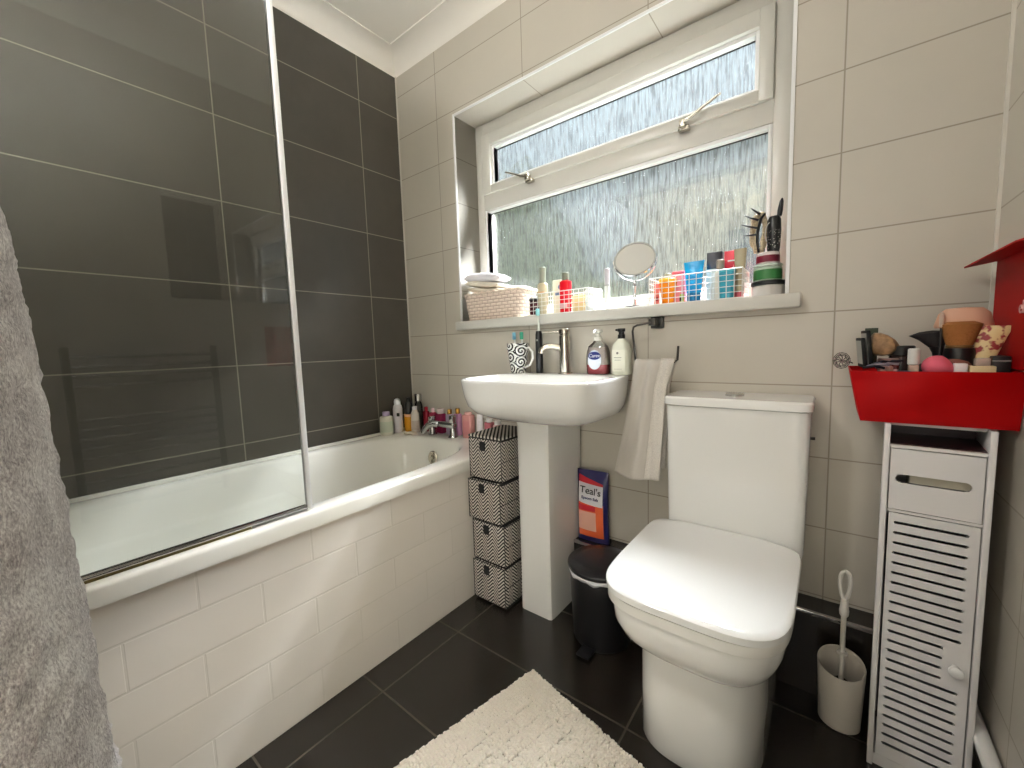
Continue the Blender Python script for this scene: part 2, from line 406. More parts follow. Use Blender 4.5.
# ------------------------------------------------------------------ bath
bt = thing('bathtub', 'white built-in bathtub with brick tiled side panel along the dark wall', 'bathtub', (.35, -.86, 0))
X0, X1, Y0, Y1 = .002, .70, YN+.002, -.002
cx, cy = (X0+X1)/2, (Y0+Y1)/2; a_, b_ = (X1-X0)/2, (Y1-Y0)/2
N = 128
ix, iy, ia, ib = .345, -.86, .292, .742
rings = [se_ring(cx, cy, a_, b_, .507, 40, N), se_ring(cx, cy, a_, b_, .540, 40, N), se_ring(cx, cy, a_-.003, b_-.003, .547, 40, N), se_ring(cx, cy, a_-.012, b_-.012, .55, 36, N),
         se_ring(ix, iy, ia+.006, ib+.006, .55, 3.4, N), se_ring(ix, iy, ia-.002, ib-.002, .547, 3.4, N), se_ring(ix, iy, ia-.008, ib-.008, .538, 3.3, N),
         se_ring(ix, iy, ia-.022, ib-.03, .46, 3.2, N), se_ring(ix, iy, ia-.04, ib-.055, .34, 3.1, N), se_ring(ix, iy, ia-.06, ib-.085, .22, 3, N),
         se_ring(ix, iy, ia-.085, ib-.12, .165, 2.8, N), se_ring(ix, iy, ia-.13, ib-.18, .148, 2.6, N), se_ring(ix, iy, .05, .15, .146, 2.2, N)]
b = MB(); b.loft(rings, cap0=False, cap1=True); b.build('bath_shell', M_acryl, bt, angle=50)
b = MB(); b.box(X0, .014, YN+.002, -.002, .549, .562, .003); b.build('wall_upstand', M_acryl, bt)
b = MB(); b.box(.672, .691, YN+.002, -.002, 0, .5085); b.build('side_panel', M_panel, bt)
b = MB()
vs = b.lathe([(.001, 0), (.030, 0), (.032, .004), (.028, .008), (.012, .009), (.010, .018), (.001, .019)], 28)
b.xf(vs, Matrix.Rotation(math.radians(82), 3, 'X')); b.xf(vs, Matrix.Identity(3))
for v in vs: v.co += Vector((.315, -.148, .462))
vs = b.box(-.004, .004, -.018, -.009, -.026, .026, .002)
for v in vs: v.co += Vector((.315, -.150, .462))
b.build('overflow_knob', M_nickel, bt)

sc = thing('shower_screen', 'clear glass shower screen with a white edge strip standing on the bath rim', 'shower screen', (.672, -1.30, .55))
b = MB(); b.box(.670, .676, YN+.02, -.893, .566, 2.05); b.build('glass_panel', M_screen, sc)
b = MB(); b.box(.666, .680, -.897, -.883, .552, 2.055, .003); b.build('edge_strip', M_gloss_w, sc)
b = MB(); b.box(.667, .679, YN+.015, -.897, .557, .5665, .002); b.build('bottom_rail', M_chrome, sc)
b = MB(); b.box(.669, .677, YN+.02, -1.03, .5505, .557, .001); b.build('seal_strip', mat('olive_rubber_seal', (96, 84, 38), .4), sc)
b = MB(); b.box(.662, .684, YN, YN+.02, .552, 2.055, .003); b.build('wall_channel', M_chrome, sc)

# bath mixer tap on the deck
tp = thing('bath_mixer_tap', 'chrome bath mixer tap with a tall lever body on the bath deck', 'tap', (.33, -.075, .55))
b = MB()
b.box(.215, .395, -.092, -.058, .595, .622, .010, 3); b.lathe([(.022, .55), (.024, .553), (.017, .562), (.015, .60)], 20, c=(.232, -.075)); b.lathe([(.022, .55), (.024, .553), (.017, .562), (.015, .60)], 20, c=(.378, -.075))
b.build('valve_body', M_chrome, tp)
b = MB(); b.tube([(.285, -.085, .606), (.268, -.100, .610), (.248, -.115, .602), (.236, -.126, .584), (.232, -.132, .566)], [.016, .015, .0145, .0135, .013], 14); b.build('spout', M_chrome, tp)
for x in (.232, .378):
    b = MB(); b.box(x-.013, x+.013, -.089, -.061, .618, .655 if x > .3 else .640, .006, 3); b.build('lever_handle', M_chrome, tp)

# ------------------------------------------------------------------ generic bottles
def prof_bottle(r, h, shoulder=.8, neck=.35, base_r=.004):
    return [(0, 0), (r-base_r, 0), (r, base_r), (r, h*shoulder-.004), (r*.97, h*shoulder), (r*.75, h*shoulder+(h*(1-shoulder))*.5), (r*neck*1.1, h*.97), (r*neck, h), (0, h)]
def cyl(r, h, z0=0, bev=.002): return [(0, z0), (r-bev, z0), (r, z0+bev), (r, z0+h-bev), (r-bev, z0+h), (0, z0+h)]
def item(name, label, cat, loc, parts, group=None, rz=0, tilt=None):
    """parts: (part name, material, fn(MB)); the first one is the body"""
    t = thing(name, label, cat, loc, rz, group)
    if tilt: t.rotation_euler = tilt
    for pn, m, fn in parts:
        b = MB(); fn(b); b.build(pn, m, t, world=False)
    return t
def lat(prof, **k): return lambda b: b.lathe(prof, **k)
def C(name, rgb, rough=.35, **k): return mat(name, rgb, rough, **k)
def labelband(r, z0, z1, sx=1, sy=1, **k): return lambda b: b.lathe([(r+.0006, z0), (r+.0006, z1)], 28, sx, sy, cap0=False, cap1=False)

DK = .55
BT = 'toiletries crowded on the tap end of the bath'
item('cream_tub_bottle', 'cream bottle with lilac cap, leftmost on the bath edge', 'bottle', (.038, -.200, DK), [
    ('body', C('cream_bottle', (214, 212, 196)), lat([(0, 0), (.029, 0), (.032, .004), (.032, .085), (.030, .092), (.018, .096), (0, .096)])),
    ('label', C('pale_green_label', (196, 204, 184)), labelband(.032, .018, .070)),
    ('cap', C('lilac_cap', (176, 160, 190)), lat(cyl(.018, .020, .096)))], BT)
item('white_spray_can', 'tall white aerosol can with small dark square label on the bath corner', 'aerosol can', (.034, -.128, DK), [
    ('body', C('white_can', (226, 222, 226)), lat([(0, 0), (.021, 0), (.024, .004), (.024, .120), (.021, .136), (.016, .142), (0, .142)])),
    ('cap', C('white_cap', (236, 236, 240)), lat([(0, .142), (.016, .142), (.017, .155), (.014, .168), (.006, .174), (0, .175)])),
    ('label', C('dark_green_label', (40, 46, 34)), lambda b: b.box(.010, .022, -.0245, -.018, .085, .102))], BT, rz=.35)
item('yellow_shampoo_bottle', 'squat bottle with yellow label and black pump beside the white aerosol', 'bottle', (.060, -.078, DK), [
    ('body', C('amber_yellow', (214, 150, 30)), lat([(0, 0), (.024, 0), (.026, .004), (.026, .072), (.024, .076), (0, .076)])),
    ('shoulder', C('peach_band', (226, 180, 140)), lat(cyl(.0262, .014, .076))),
    ('pump_top', M_black, lat([(0, .09), (.022, .09), (.023, .12), (.018, .145), (.010, .152), (.009, .175), (0, .175)]))], BT)
item('clear_pump_bottle', 'clear tall bottle with silver cap in the bath corner', 'bottle', (.078, -.028, DK), [
    ('body', M_clear, lat([(0, 0), (.019, 0), (.021, .004), (.021, .12), (.016, .14), (.012, .150), (0, .150)])),
    ('cap', M_chrome, lat(cyl(.018, .038, .150)))], BT)
item('white_lotion_bottle', 'white lotion bottle with faint print lines beside the clear bottle', 'bottle', (.108, -.078, DK), [
    ('body', C('offwhite_bottle', (224, 218, 208)), lat(prof_bottle(.021, .115, .82, .6))),
    ('label', C('fine_print_label', (205, 190, 180)), labelband(.021, .012, .06)),
    ('cap', C('white_cap', (236, 236, 240)), lat(cyl(.013, .018, .113)))], BT)
def squarebottle(name, label, x, y, col, cap, h, wd=.024, dp=.015, caph=.022, capr=.009, lab=None, rz=0, capm=None):
    ps = [('body', C(name+'_'+label.split()[0]+'_body', col, .2), lambda b: b.box(-wd, wd, -dp, dp, 0, h, .005, 3)),
          ('cap', capm or C(name+'_'+label.split()[0]+'_cap', cap, .25), lambda b: b.lathe(cyl(capr, caph, h)))]
    if lab: ps.append(('label', C(name+'_'+label.split()[0]+'_label', lab, .5), lambda b: b.box(-wd*.8, wd*.8, -dp-.0008, -dp, h*.15, h*.75)))
    return item(name, label, 'bottle', (x, y, DK), ps, BT, rz=rz)
M_gold = mat('gold_metal', (196, 150, 70), .2, metal=1)
squarebottle('body_mist_bottle', 'dark red slim mist bottle next to the white lotion bottle', .150, -.040, (128, 24, 40), (150, 30, 48), .105, .014, .012)
squarebottle('body_mist_bottle', 'rose red mist bottle with clear cap behind the tap spout', .190, -.030, (160, 50, 74), (220, 190, 196), .10, .016, .013)
squarebottle('body_mist_bottle', 'deep pink wide bottle with white cap behind the tap', .245, -.028, (140, 34, 72), (232, 214, 214), .098, .024, .015, .024, .018)
squarebottle('body_mist_bottle', 'lilac grey bottle with gold cap behind the tap lever', .312, -.030, (168, 150, 172), (0, 0, 0), .100, .017, .014, .024, .012, capm=M_gold)
squarebottle('body_mist_bottle', 'mauve bottle with gold cap right of the tap lever', .362, -.024, (176, 128, 158), (0, 0, 0), .105, .016, .014, .026, .011, lab=(170, 110, 150), capm=M_gold)
squarebottle('body_wash_bottle', 'dusty pink body wash bottle with printed label right of the tap', .448, -.040, (196, 140, 136), (206, 160, 156), .110, .026, .018, .012, .018, lab=(186, 120, 120))
item('white_tube_bottle', 'plain white upright tube near the storage drawers', 'tube', (.520, -.040, DK), [
    ('body', C('white_can', (226, 222, 226)), lambda b: b.loft([se_ring(0, 0, .016, .014, .012, 2, 20), se_ring(0, 0, .017, .011, .06, 2, 20), se_ring(0, 0, .018, .002, .115, 2, 20)])),
    ('cap', C('white_cap', (236, 236, 240)), lat(cyl(.015, .014, 0)))], BT)
squarebottle('body_mist_bottle', 'small pink bottle with white cap half hidden below the basin', .572, -.035, (170, 96, 104), (232, 226, 222), .085, .020, .014, .018, .014)
squarebottle('body_mist_bottle', 'pale bottle with white cap nearest the basin pedestal', .622, -.035, (196, 160, 160), (236, 232, 230), .078, .018, .014, .020, .014)
b = MB()
b.loft([[(x, y, DK+.003+.006*math.sin(k*1.3)+.004*k/10) for x, y in [(.11+.006*k, -.155+.012*math.sin(k)), (.115+.006*k, -.115)]] for k in range(10)], False, False, closed=False)
tag(b.build('flannel_cloth', mat('cream_flannel', (214, 206, 190), .9), solid=.006), 'small crumpled cream cloth lying on the bath corner', 'cloth')

# ------------------------------------------------------------------ drawer tower
dt = thing('fabric_drawer_tower', 'tower of four chevron fabric drawers beside the basin pedestal', 'drawer unit', (.781, -.205, 0))
b = MB()
for k in range(5): b.box(.706, .862, -.302, -.098, .006+k*.158-(.006 if k else 0), .012+k*.158-(.006 if k else 0), .001)
for x in (.706, .856): b.box(x, x+.006, -.104, -.098, 0, .64)
b.build('frame', M_blackm, dt)
b = MB(); b.box(.704, .864, -.306, -.097, .640, .648, .002); b.build('top_cover', M_stripe, dt)
for k in range(4):
    dx = (0, .004, -.006, 0)[k]; z0 = .013+k*.158
    d = thing('drawer', '', ''); del d['label']; del d['category']; d.parent = dt; d.location = (dx, (-.002, 0, -.006, .001)[k], z0)
    b = MB(); b.box(-.0745, .0795, -.1, .1, 0, .1505, .003); b.build('fabric_box', M_chev, d, world=False)
    b = MB()
    for x in (-.0748, .0782): b.box(x, x+.0016, -.1012, -.0990, 0, .148)
    b.box(-.0748, .08, -.1012, -.0992, .148, .1505); b.box(.0787, .0805, -.1, .1, .148, .1505); b.box(.0787, .0805, -.1, .1, .07, .0725)
    b.build('piping', M_blackm, d, world=False)
    b = MB(); b.box(-.020, .006, -.1045, -.1, .105, .140, .002); b.build('pull_tab', M_blackm, d, world=False)

# ------------------------------------------------------------------ basin, pedestal
bs = thing('wash_basin', 'white rectangular wash basin on a square pedestal under the window', 'basin', (.975, -.2, 0))
bx, by, ba, bb = .986, -.210, .259, .208; N = 96
R_ = lambda a, b_, z, p, cy=by: se_ring(bx, cy, a, b_, z, p, N)
rings = [R_(.066, .05, .706, 6, -.15), R_(.13, .095, .710, 4, -.165), R_(.200, .146, .722, 3.6, -.190), R_(.237, .178, .741, 3.9, -.199), R_(.250, .194, .766, 4.2, -.205), R_(.255, .202, .80, 4.4, -.208), R_(ba, bb, .850, 4.6),
         R_(ba, bb, .858, 4.6), R_(ba-.002, bb-.002, .861, 4.6), R_(ba-.006, bb-.005, .862, 4.6),
         se_ring(bx, -.262, ba-.020, .144, .862, 4, N), se_ring(bx, -.262, ba-.025, .139, .858, 4, N), se_ring(bx, -.262, ba-.035, .130, .835, 4, N),
         se_ring(bx, -.262, ba-.06, .11, .79, 3.6, N), se_ring(bx, -.262, ba-.12, .075, .765, 3, N), se_ring(bx, -.262, .02, .02, .758, 2, N)]
b = MB(); b.loft(rings, True, True); b.build('bowl', M_white, bs, angle=60)
b = MB()
pr = [((.889, 1.022), (-.25, -.02), 0, .004), ((.890, 1.022), (-.25, -.02), .35, 0), ((.891, 1.027), (-.252, -.02), .69, 0), ((.889, 1.032), (-.255, -.02), .708, 0)]
b.loft([se_ring((x[0]+x[1])/2, (y[0]+y[1])/2, (x[1]-x[0])/2, (y[1]-y[0])/2, z, 18, 64) for x, y, z, _ in pr]); b.build('pedestal', M_white, bs, angle=30)
b = MB(); vs = b.lathe([(0, 0), (.010, 0), (.011, .002), (.007, .003), (.006, .001), (0, .001)], 20)
b.xf(vs, Matrix.Rotation(PI/2, 3, 'X'))
for v in vs: v.co += Vector((.955, -.1245, .838))
b.build('overflow_ring', M_chrome, bs)

BZ = .862
t = thing('basin_tap', 'brushed nickel single lever tap at the back of the basin', 'tap', (.985, -.062, BZ))
b = MB(); b.lathe([(0, 0), (.027, 0), (.027, .004), (.0205, .007), (.0205, .140), (.018, .143), (.018, .146), (.0205, .148), (.0205, .163), (.018, .166), (0, .166)], 28); b.build('tap_body', M_nickel, t, world=False)
b = MB(); b.tube([(-.012, -.004, .095), (-.045, -.020, .104), (-.066, -.030, .101), (-.078, -.038, .090), (-.081, -.040, .077)], [.013, .0125, .012, .0115, .011], 14); b.build('spout', M_nickel, t, world=False)
b = MB(); b.tube([(-.01, -.002, .156), (-.05, -.012, .157), (-.085, -.02, .157)], [.005, .0042, .0038], 10); b.build('lever', M_nickel, t, world=False)

def mug_mat():
    m = bpy.data.materials.new('black_white_swirl_glaze'); m.use_nodes = True; t = NT(m); b = bsdf(m)
    P, g = t.objpos()
    ang = t.math('MULTIPLY', t.math('ARCTAN2', P[1], P[0]), .036)          # unrolled around the mug
    U = t.math('DIVIDE', ang, .044); V = t.math('DIVIDE', P[2], .044)
    V = t.math('ADD', V, t.math('MULTIPLY', t.math('FLOOR', U), .5))
    fu = t.math('SUBTRACT', t.math('FRACT', U), .5); fv = t.math('SUBTRACT', t.math('FRACT', V), .5)
    r = t.math('SQRT', t.math('ADD', t.math('MULTIPLY', fu, fu), t.math('MULTIPLY', fv, fv)))
    a = t.math('DIVIDE', t.math('ARCTAN2', fv, fu), 2*PI)
    s = t.math('FRACT', t.math('ADD', t.math('MULTIPLY', r, 3.6), a))
    k = t.math('GREATER_THAN', s, .5)
    t.l.new(t.mix(k, L((20, 20, 22)), L((235, 235, 232))), b.inputs['Base Color']); b.inputs['Roughness'].default_value = .15
    return m
t = thing('swirl_mug', 'white mug with black swirl pattern on the left of the basin', 'mug', (.772, -.070, BZ))
b = MB(); b.lathe([(0, 0), (.028, 0), (.031, .003), (.036, .04), (.045, .108), (.0455, .118), (.044, .119), (.0425, .114), (.034, .04), (.028, .008), (0, .008)], 36); b.build('mug_body', mug_mat(), t, world=False)
b = MB(); b.tube([(.041, -.004, .098), (.060, -.007, .100), (.078, -.010, .084), (.080, -.010, .058), (.064, -.008, .034), (.035, -.004, .022)], .0045, 10); b.build('mug_handle', M_clear if False else mat('white_gloss_handle', (230, 230, 226), .15), t, world=False)
for (dx, dy, hh, c, lb) in ((-.008, .004, .150, (120, 180, 205), 'blue headed toothbrush, left one in the swirl mug'), (.014, .006, .148, (70, 160, 130), 'green headed toothbrush, right one in the swirl mug')):
    t = thing('toothbrush', lb, 'toothbrush', (.772+dx, -.070+dy, BZ+.010), 0, 'toothbrushes in the mug'); lean = -.010 if dx < 0 else .004
    b = MB(); b.tube([(0, 0, 0), (lean*.4, 0, .07), (lean, 0, .128)], [.0035, .0045, .003], 8); b.build('handle', mat('white_brush_handle', (225, 230, 228), .3), t, world=False)
    b = MB(); b.box(lean-.009, lean+.004, -.005, .005, .124, .153, .002); b.build('bristles', mat('bristle_'+lb.split()[0], c, .6), t, world=False)
t = thing('electric_toothbrush', 'black electric toothbrush standing between mug and basin tap', 'toothbrush', (.872, -.065, BZ))
b = MB(); b.lathe([(0, 0), (.0135, 0), (.0145, .003), (.0145, .10), (.0135, .150), (.011, .163), (0, .164)], 24); b.build('handle', M_black, t, world=False)
b = MB(); b.lathe([(0, .164), (.006, .164), (.0045, .18), (.0035, .205), (.004, .222), (0, .224)], 14); b.build('neck', mat('pale_brush_neck', (222, 226, 216), .3), t, world=False)
b = MB(); b.box(-.005, .005, -.011, .004, .222, .248, .002); b.build('brush_head', mat('pale_aqua_bristle', (150, 214, 220), .5), t, world=False)
b = MB(); b.lathe([(0, 0), (.004, 0), (.004, .0012), (0, .0012)], 12); vs = b.bm.verts[:]; b.xf(vs, Matrix.Rotation(PI/2, 3, 'X'))
for v in vs: v.co += Vector((0, -.0142, .128))
b.build('power_button', M_grey, t, world=False)

t = thing('hand_soap_bottle', 'clear pump bottle of pink hand soap with blue oval label on the basin', 'soap bottle', (1.122, -.065, BZ))
b = MB(); b.loft([se_ring(0, 0, a, d, z, 3, 40) for a, d, z in [(.036, .021, 0), (.040, .024, .004), (.042, .025, .04), (.040, .024, .075), (.034, .021, .098), (.018, .014, .112), (.013, .013, .118)]]); b.build('bottle_body', M_clear, t, world=False)
b = MB(); b.loft([se_ring(0, 0, a, d, z, 3, 40) for a, d, z in [(.034, .019, .002), (.038, .022, .006), (.040, .023, .034)]]); b.build('liquid', mat('pink_soap', (206, 92, 100), .15), t, world=False)
b = MB(); b.loft([se_ring(0, 0, a, d, z, 3, 40) for a, d, z in [(.0385, .0222, .0345), (.0388, .0225, .072), (.034, .020, .095)]]); b.build('back_label', mat('pale_pink_plastic', (232, 214, 208), .4), t, world=False)
b = MB(); b.lathe([(0, .118), (.014, .118), (.014, .130), (.009, .132), (.008, .145), (.016, .147), (.015, .156), (0, .157)], 20); b.tube([(0, 0, .151), (.0, -.02, .152), (0, -.034, .146)], [.005, .005, .004], 8); b.build('pump', mat('white_pump', (226, 224, 216), .3), t, world=False)
def oval(b, cx, cz, a, h, y, n=28):
    b.loft([[(cx+a*math.cos(2*PI*i/n), y-k*.0008, cz+h*math.sin(2*PI*i/n)) for i in range(n)] for k in (0, 1)])
b = MB(); oval(b, -.002, .052, .026, .034, -.0255); b.build('white_label', mat('white_label', (226, 232, 242), .4), t, world=False)
b = MB(); oval(b, -.002, .066, .024, .014, -.0266); b.build('blue_label', mat('navy_label', (24, 40, 110), .4), t, world=False)
text_mesh('lettering', 'Carex', .017, M_gloss_w, t, (-.002, -.0278, .066), shear=.2)
t = thing('lotion_bottle', 'white lotion bottle with black cap beside the pink hand soap', 'bottle', (1.208, -.065, BZ))
b = MB(); b.loft([se_ring(0, 0, a, d, z, 3, 36) for a, d, z in [(.028, .021, 0), (.032, .024, .004), (.032, .024, .085), (.027, .021, .103), (.014, .013, .118), (.011, .011, .122)]]); b.build('bottle_body', mat('milky_white_bottle', (220, 222, 206), .25), t, world=False)
b = MB(); b.lathe([(0, .122), (.012, .122), (.012, .135), (.009, .137), (.009, .144), (.013, .146), (.013, .156), (0, .156)], 18); b.box(-.020, .004, -.005, .005, .148, .155, .001); b.build('pump', M_black, t, world=False)
b = MB(); b.box(-.022, .022, -.0252, -.0246, .012, .085); b.build('paper_label', mat('cream_paper_label', (226, 226, 210), .5), t, world=False)
b = MB(); oval(b, -.004, .074, .004, .004, -.0253); b.build('printed_emblem', mat('grey_print', (120, 120, 110), .6), t, world=False)
for x0, x1, z0, z1 in ((-.016, .010, .058, .0596), (-.014, .008, .050, .0512), (-.016, .012, .020, .0208)):
    b = MB(); b.box(x0, x1, -.0260, -.0254, z0, z1); b.build('printed_line', mat('grey_print', (120, 120, 110), .6), t, world=False)

# ------------------------------------------------------------------ towel ring + towel
t = thing('towel_ring', 'open dark chrome towel ring on the tiled wall beside the basin', 'towel ring', (1.31, -.005, 1.035))
b = MB(); b.box(1.288, 1.330, -.012, 0, 1.014, 1.052, .002); b.box(1.298, 1.320, -.062, -.008, 1.022, 1.044, .002); b.build('wall_bracket', M_dark, t)
b = MB(); b.tube([(1.305, -.062, 1.032), (1.262, -.064, 1.026), (1.250, -.065, 1.020), (1.247, -.066, 1.006), (1.262, -.078, .912), (1.268, -.080, .903), (1.285, -.081, .899), (1.385, -.082, .905), (1.395, -.082, .912), (1.397, -.080, .955)], .0035, 8); b.build('ring', M_dark, t)
def towel(name, u0, u1, m, parent, thick):
    b = MB(); nu, nv = 40, 70; rows = []
    for j in range(nv+1):
        v = j/nv
        # v 0..0.40 back layer upwards, then over the bar, then the front layer down
        if v < .42: z = .56+(.905-.56)*(v/.42); side = 1
        elif v < .46: z = .905+.008*math.sin((v-.42)/.04*PI); side = 1-2*(v-.42)/.04
        else: z = .905-(.905-.537)*((v-.46)/.54); side = -1
        k = min(1, max(0, (.905-z)/.38)); row = []
        for i in range(nu+1):
            u = u0+(u1-u0)*i/nu
            xl = 1.268-.050*k**1.3-.018*k; xr = 1.390-.018*min(1, k*5)-.018*k
            x = xl+(xr-xl)*u
            fold = .009*math.sin(u*8.5+1.2*k)*(.35+.8*k)+.005*math.sin(u*17+2)*(1-k*.7)
            y = -.088-.010*(-side)*1.0-.012*k*(1 if side < 0 else .2)+fold*(1 if side < 0 else .5)+(-.016 if side < 0 else .012)*(.3+.7*k)
            zz = z-(.010*math.sin(u*3)*k if side < 0 else 0)
            row.append((x, min(y, -.03), zz))
        rows.append(row)
    b.loft(rows, False, False, closed=False)
    return b.build(name, m, parent, solid=thick, angle=80)
tw = thing('hand_towel', 'light grey hand towel draped over the ring beside the toilet', 'towel', (1.31, -.09, .525))
towel('cloth', 0, .66, mat('light_grey_towelling', (200, 194, 186), .95, bump=(900, .8), sheen=.3), tw, .008)
towel('woven_border', .66, 1, mat('nubby_towel_border', (214, 208, 200), .95, bump=(420, 1.0), var=.12), tw, .010)

# ------------------------------------------------------------------ bin and salts bag
t = thing('pedal_bin', 'black round bin with white liner edge beside the basin pedestal', 'bin', (1.193, -.205, 0))
b = MB(); b.lathe([(0, 0), (.090, 0), (.094, .006), (.104, .235), (.104, .24), (.100, .24), (.092, .02), (0, .02)], 40); b.build('bin_body', M_black, t, world=False)
b = MB()
n = 60; b.loft([[((.1055+o)*math.cos(2*PI*i/n), (.1055+o)*math.sin(2*PI*i/n), z+q_*(.003*math.sin(i*.9)+.002*math.sin(i*1.7))) for i in range(n)] for o, z, q_ in ((0, .229, 1), (.0015, .238, .5), (-.002, .245, 0))], False, False); b.build('bin_liner', mat('white_bin_liner', (220, 220, 224), .35), t, world=False, solid=.001)
b = MB(); b.lathe([(0, .245), (.109, .245), (.1105, .248), (.1095, .255), (.103, .260), (.06, .266), (0, .268)], 44); b.build('lid', mat('satin_black_plastic', (24, 24, 28), .3), t, world=False)
b = MB(); b.box(-.022, .022, -.140, -.088, .006, .014, .003); b.build('pedal', M_black, t, world=False)

t = thing('bath_salts_bag', 'navy and orange pouch of bath salts standing behind the black bin', 'pouch', (1.085, -.045, .2325), .06)
b = MB(); rows = []
for j in range(15):
    v = j/14; z = .27*v; th = .026*(math.sin(PI*min(1, .12+v*.88))**.7)*(1 if v < .9 else (1-v)/.1*.9+.1)
    rows.append(se_ring(0, 0, .062-.004*math.sin(PI*v), max(th, .0015), z, 2.6, 32))
b.loft(rows); b.build('pouch', mat('navy_foil', (30, 32, 84), .3), t, world=False)
def pouch_th(v): return .026*(math.sin(PI*min(1, .12+v*.88))**.7)*(1 if v < .9 else (1-v)/.1*.9+.1)
def pouch_patch(name, x0, x1, z0, z1, m, lift=.0008, slant=0):
    b = MB(); rows = []
    for j in range(11):
        z = z0+(z1-z0)*j/10; v = z/.27; row = []
        for i in range(9):
            x = x0+(x1-x0)*i/8; zz = z+slant*(x-x0); vv = min(.99, max(0, zz/.27)); A = .062-.004*math.sin(PI*vv)
            q = max(0, 1-abs(x/A)**2.6)**(1/2.6); row.append((x, -pouch_th(vv)*q-lift, zz))
        rows.append(row)
    b.loft(rows, False, False, closed=False); return b.build(name, m, t, world=False)
pouch_patch('red_band', -.052, .044, .222, .252, mat('crimson_print', (176, 30, 44), .35), .0008, -.28)
pouch_patch('white_panel', -.052, .044, .150, .226, mat('white_print', (226, 226, 230), .4), .0012, -.1)
pouch_patch('orange_panel', -.052, .046, .02, .148, mat('orange_print', (206, 92, 48), .4), .0010)
pouch_patch('pale_panel', -.052, .020, .045, .118, mat('peach_print', (220, 170, 150), .5), .0018)
pouch_patch('red_strip', -.052, .018, .122, .142, mat('crimson_print', (176, 30, 44), .35), .0018)
text_mesh('lettering', "Teal's", .036, mat('black_print', (24, 24, 34), .5), t, (.000, -.0275, .198), rot=(PI/2-.08, .07, 0), ext=.001)
text_mesh('small_lettering', 'Epsom Salt', .015, mat('navy_print', (44, 44, 100), .5), t, (-.002, -.0285, .170), rot=(PI/2, .05, 0), ext=.001)

# ------------------------------------------------------------------ toilet
t = thing('toilet', 'white close-coupled toilet with square soft lid and tall cistern', 'toilet', (1.545, -.33, 0))
N = 96
def tr(x0, x1, yf, yb, z, pf, pb=14): return se_ring((x0+x1)/2, (yf+yb)/2, (x1-x0)/2, (yb-yf)/2, z, pb, N, pf)
rings = [tr(1.406, 1.674, -.496, -.09, 0, 3.4), tr(1.403, 1.677, -.500, -.09, .006, 3.4), tr(1.403, 1.677, -.500, -.09, .12, 3.4), tr(1.403, 1.679, -.502, -.09, .242, 3.4),
         tr(1.402, 1.680, -.505, -.09, .256, 3.4), tr(1.398, 1.686, -.520, -.09, .262, 3.4), tr(1.388, 1.698, -.548, -.09, .285, 3.5), tr(1.376, 1.710, -.577, -.09, .315, 3.7), tr(1.368, 1.717, -.592, -.09, .345, 3.9), tr(1.365, 1.720, -.596, -.09, .385, 4), tr(1.367, 1.718, -.593, -.09, .396, 4)]
b = MB(); b.loft(rings); b.build('pan', M_white, t, angle=50)
b = MB(); b.loft([tr(1.361, 1.726, -.603, -.175, z, p, 10) for z, p in ((.397, 4), (.399, 4.1), (.417, 4.1), (.4185, 4.1))]); b.build('seat', mat('white_seat_plastic', (232, 231, 226), .16), t, angle=30)
rr = [(1.366, 1.721, -.597, .4195), (1.360, 1.728, -.605, .4215), (1.359, 1.729, -.606, .436), (1.362, 1.726, -.602, .4405), (1.369, 1.719, -.594, .4425), (1.42, 1.67, -.53, .4435)]
b = MB(); b.loft([tr(x0, x1, yf, -.178+(.004 if i in (0, 5) else 0), z, 4.2, 10) for i, (x0, x1, yf, z) in enumerate(rr)]); b.build('lid', mat('white_lid_plastic', (240, 241, 240), .10, coat=.3), t, angle=40)
b = MB(); b.loft([se_ring(1.560, -.086, a, d, z, 12, N) for a, d, z in [(.165, .082, .396), (.168, .083, .42), (.171, .084, .60), (.174, .084, .780), (.174, .084, .784)]]); b.build('cistern', M_white, t, angle=35)
b = MB(); b.loft([se_ring(1.560, -.090, a, d, z, 12, N) for a, d, z in [(.173, .086, .786), (.179, .0885, .788), (.179, .0885, .806), (.175, .085, .811)]]); b.build('cistern_lid', M_white, t, angle=35)
b = MB(); b.lathe([(0, .811), (.024, .811), (.024, .816), (.021, .818), (0, .818)], 28, c=(1.555, -.09)); b.build('flush_button', M_chrome, t)
for x in (1.47, 1.62): b = MB(); b.box(x-.018, x+.018, -.190, -.172, .412, .438, .004); b.build('hinge', M_gloss_w, t)
b = MB(); b.tube([(1.733, -.10, .71), (1.742, -.10, .71)], .004, 8); b.build('side_cap', M_dark, t)

# ------------------------------------------------------------------ toilet brush
t = thing('toilet_brush_holder', 'pale plastic toilet brush cup with slanted rim on the floor', 'brush holder', (1.812, -.147, 0))
b = MB(); n = 40
def sl(r, z, s): return [(r*math.cos(2*PI*i/n), r*.92*math.sin(2*PI*i/n), z+s*math.sin(2*PI*i/n)) for i in range(n)]
b.loft([sl(.038, 0, 0), sl(.042, .004, 0), sl(.045, .08, .004), sl(.048, .158, .016), sl(.047, .161, .016), sl(.044, .158, .016), sl(.040, .06, 0), sl(.036, .010, 0)]); b.build('cup', mat('pale_grey_plastic', (196, 190, 180), .4), t, world=False)
t = thing('toilet_brush', 'white toilet brush with looped handle standing in the pale cup', 'toilet brush', (1.813, -.142, .0105))
b = MB(); b.lathe([(0, .1), (.0055, .1), (.0055, .168), (.011, .170), (.011, .176), (.0055, .178), (.0055, .268), (.009, .274), (.010, .285), (.008, .300), (.0075, .315), (0, .318)], 16)
lp = [(.0125*math.sin(q)*(.78-.22*math.cos(q)), 0, .350-.036*math.cos(q)) for q in [2*PI*k/20 for k in range(20)]]
